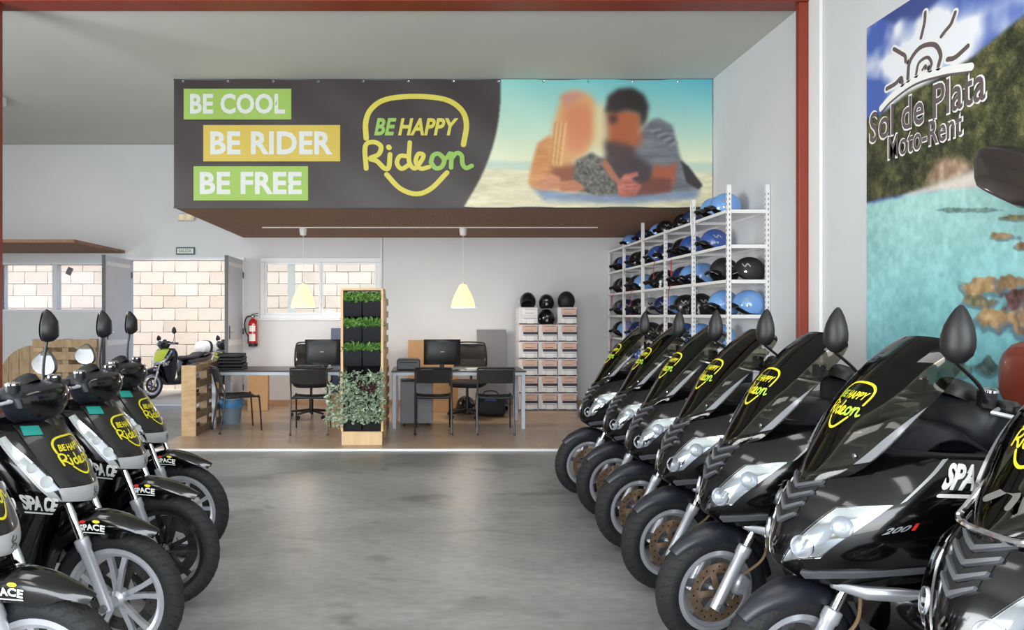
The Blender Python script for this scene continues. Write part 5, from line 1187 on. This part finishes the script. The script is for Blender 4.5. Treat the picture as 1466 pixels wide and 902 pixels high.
helmet('black', (bx0_+.2955, 10.685, PH+5*.2595+.245), R(-95), 'black helmet stacked on the helmet in the gap between boxes', 'helmets on the boxes', 'black', True, sc=.95)
# helmets and bag under the desk
helmet('black', ((668-VX)/F*10.0, 10.25, PH+.001), R(-110), 'glossy black helmet on the floor under the boxes-side desk', 'helmets under the desk', 'black', True, sc=1.1)
helmet('black', ((702-VX)/F*10.2, 10.3, PH+.001), R(-60), 'black helmet on the floor beside the grey divider panel', 'helmets under the desk', 'black', True)
helmet('navy', ((722-VX)/F*10.2, 10.62, PH+.001), R(-90), 'navy helmet on the floor between divider panel and boxes', 'helmets under the desk')
bg_ = thing('holdall', 'black and blue soft bag on the floor beneath the chair at the boxes-side desk', 'bag', ((703-VX)/F*9.75, 9.9, PH))
part('body', MB().loft([ring(-.20, .12, .07, .08), ring(-.18, .14, .10, .125), ring(-.05, .16, .13, .155), ring(.08, .155, .125, .15), ring(.19, .13, .09, .12), ring(.21, .12, .06, .08)]), M['blkmatt'], bg_)
part('blue_panel', MB().loft([[Vector((x, -.131+.02*abs(x)/.1, z)) for x, z in ((-.09, .18), (.09, .18), (.07, .27), (-.07, .27))], [Vector((x, -.10, z)) for x, z in ((-.09, .18), (.09, .18), (.07, .29), (-.07, .29))]]), P('blue_nylon', (38, 66, 150), .5), bg_)
part('strap', MB().tube(spline([(-.12, -.1, .25), (-.08, -.08, .36), (.08, -.08, .36), (.12, -.1, .25)], 5), .009, 6), M['strapblk'], bg_)

# ------------------------------------------------------------------ lounge corner by the windows
cdm = thing('cable_drum', 'big round wooden cable drum standing on edge by the windows', 'cable drum', (-5.41, 10.0, 0))
for y in (-.28, .28):
    for k in range(7):
        x0, x1 = -.52+k*1.04/7+.003, -.52+(k+1)*1.04/7-.003; pts = []
        for x in np.linspace(x0, x1, 4): pts.append((x, .52+math.sqrt(max(.52**2-x*x, 0.0004))))
        for x in np.linspace(x1, x0, 4): pts.append((x, .52-math.sqrt(max(.52**2-x*x, 0.0004))))
        part('plank', MB().prism(pts, Matrix.Translation((0, y+.015, 0)) @ Matrix(((1, 0, 0, 0), (0, 0, -1, 0), (0, 1, 0, 0), (0, 0, 0, 1))), .03), M['wood2'], cdm)
part('core', MB().lathe([(.26, -.265), (.26, .265)], 28, Matrix.Translation((0, 0, .52)) @ Matrix.Rotation(R(90), 4, 'X')), M['wood2'], cdm)
part('hub_plate', MB().lathe([(0, .005), (.10, .005), (.10, 0)], 20, Matrix.Translation((0, -.296, .52)) @ Matrix.Rotation(R(90), 4, 'X')), M['dgrey'], cdm)
pb = thing('pallet_bench', 'bench made of old pallets in front of the window wall', 'bench', (-4.92, 9.25, 0))
for x in (-.37, 0, .37): part('back_post', MB().box((x, .36, .565), (.14 if x < 0 else .09, .10, 1.13), .004), M['wood'] if x < 0 else M['wood2'], pb)
for k, z in enumerate((1.07, .90, .73, .56)): part('back_board', MB().box((0, .30, z), (.88, .022, .11), .003), M['wood2'], pb)
for k in range(5): part('seat_board', MB().box((0, -.30+k*.135, .40), (.88, .11, .022), .003), M['wood2'], pb)
for x in (-.38, 0, .38): part('seat_bearer', MB().box((x, -.03, .195), (.10, .64, .385), .004), M['wood2'], pb)
part('armrest', MB().box((.45, .02, .62), (.03, .66, .10), .003).box((.45, -.24, .30), (.03, .09, .60), .003), M['wood2'], pb)

# ------------------------------------------------------------------ scooters in the yard
OG = 'scooters parked in the yard'
def yard(x, y, h, lb):
    o = copy_tree(ct); place(o, x, y, h, lb, OG); o.location.z = -.02; o.scale = (.86,)*3; return o
y1 = yard(-4.84, 12.36, math.pi+R(66), 'small scooter with a white top case parked outside the open door')
recolour(y1, ('silver_lip', 'silver_flank'), M['silvy']); recolour(y1, ('centre_panel',), P('lime_panel', (190, 206, 60), .4))
tc_ = part('top_case', MB().loft([ring(-1.40, 1.0, .10, .09), ring(-1.43, 1.0, .15, .13), ring(-1.62, 1.0, .17, .145), ring(-1.80, 1.0, .16, .14), ring(-1.86, 1.0, .12, .10)]), P('white_case', (232, 232, 228), .35, coat=.4), y1, label='white top case')
part('case_band', MB().loft([ring(-1.585, 1.0, .166, .143), ring(-1.59, 1.0, .175, .15), ring(-1.66, 1.0, .178, .152), ring(-1.67, 1.0, .168, .145)]), M['blkplastic'], tc_)
y2 = yard(-3.80, 12.40, math.pi+R(62), 'small dark scooter parked outside behind the one with the top case')
# ------------------------------------------------------------------ case on the fourth scooter, fixture over the poster
w4 = RS[3]
cs = part('top_case', MB().loft([ring(-1.90, 1.11, .10, .12), ring(-1.915, 1.115, .15, .17), ring(-1.95, 1.12, .175, .19), ring(-2.02, 1.12, .17, .185), ring(-2.05, 1.12, .13, .14)]), P('red_brown_case', (126, 52, 38), .35, coat=.4), w4, label='rounded red-brown top case')
part('case_rack', MB().box((-1.85, 0, .925), (.22, .2, .014), .004), M['blkplastic'], w4)
wf = thing('wall_fixture', 'dark rounded hooded fixture jutting from the wall in front of the poster', 'wall fixture', (XR-.01, 3.78, 2.25))
hp = [(1402, 226), (1404, 217), (1410, 211), (1422, 208), (1445, 209), (1466, 213), (1490, 220), (1510, 232), (1516, 262), (1508, 296), (1490, 303), (1466, 299), (1436, 285), (1416, 275), (1406, 268), (1402, 255)]
hq = [(lambda v: (v[0], v[1]))((3.14*F/(px-VX)-3.78, HC-(py-VY)/F*(3.14*F/(px-VX))-2.25)) for px, py in hp]; hc_ = np.mean(hq, 0)
part('hood', MB().loft([[Vector((x, hc_[0]+(q[0]-hc_[0])*k, hc_[1]+(q[1]-hc_[1])*k)) for q in hq] for x, k in ((-.03, .6), (-.06, .86), (-.11, .97), (-.18, 1), (-.225, .97), (-.25, .88), (-.26, .7))]), P('dark_brown_plastic', (44, 36, 36), .35, coat=.3), wf)
part('bracket', MB().box((-.012, 0, 0), (.036, .10, .08), .004), M['dgrey'], wf)
# frames added round the unseen ceiling fill lamps
for l in [o for o in C.objects if o.type == 'LIGHT' and o.name.startswith('roof_light')]:
    t = thing('roof_light_frame', 'white rectangular frame of a long added fill light set under the ceiling', 'light frame', (l.location.x, l.location.y, 4.1), 0, 'fill light frames')
    a, b = .27, 1.22
    part('frame', MB().span((-a-.03, -b-.03, .0), (-a, b+.03, .0995)).span((a, -b-.03, 0), (a+.03, b+.03, .0995)).span((-a, -b-.03, 0), (a, -b, .0995)).span((-a, b, 0), (a, b+.03, .0995)), M['white'], t, fix=False, smooth=False)
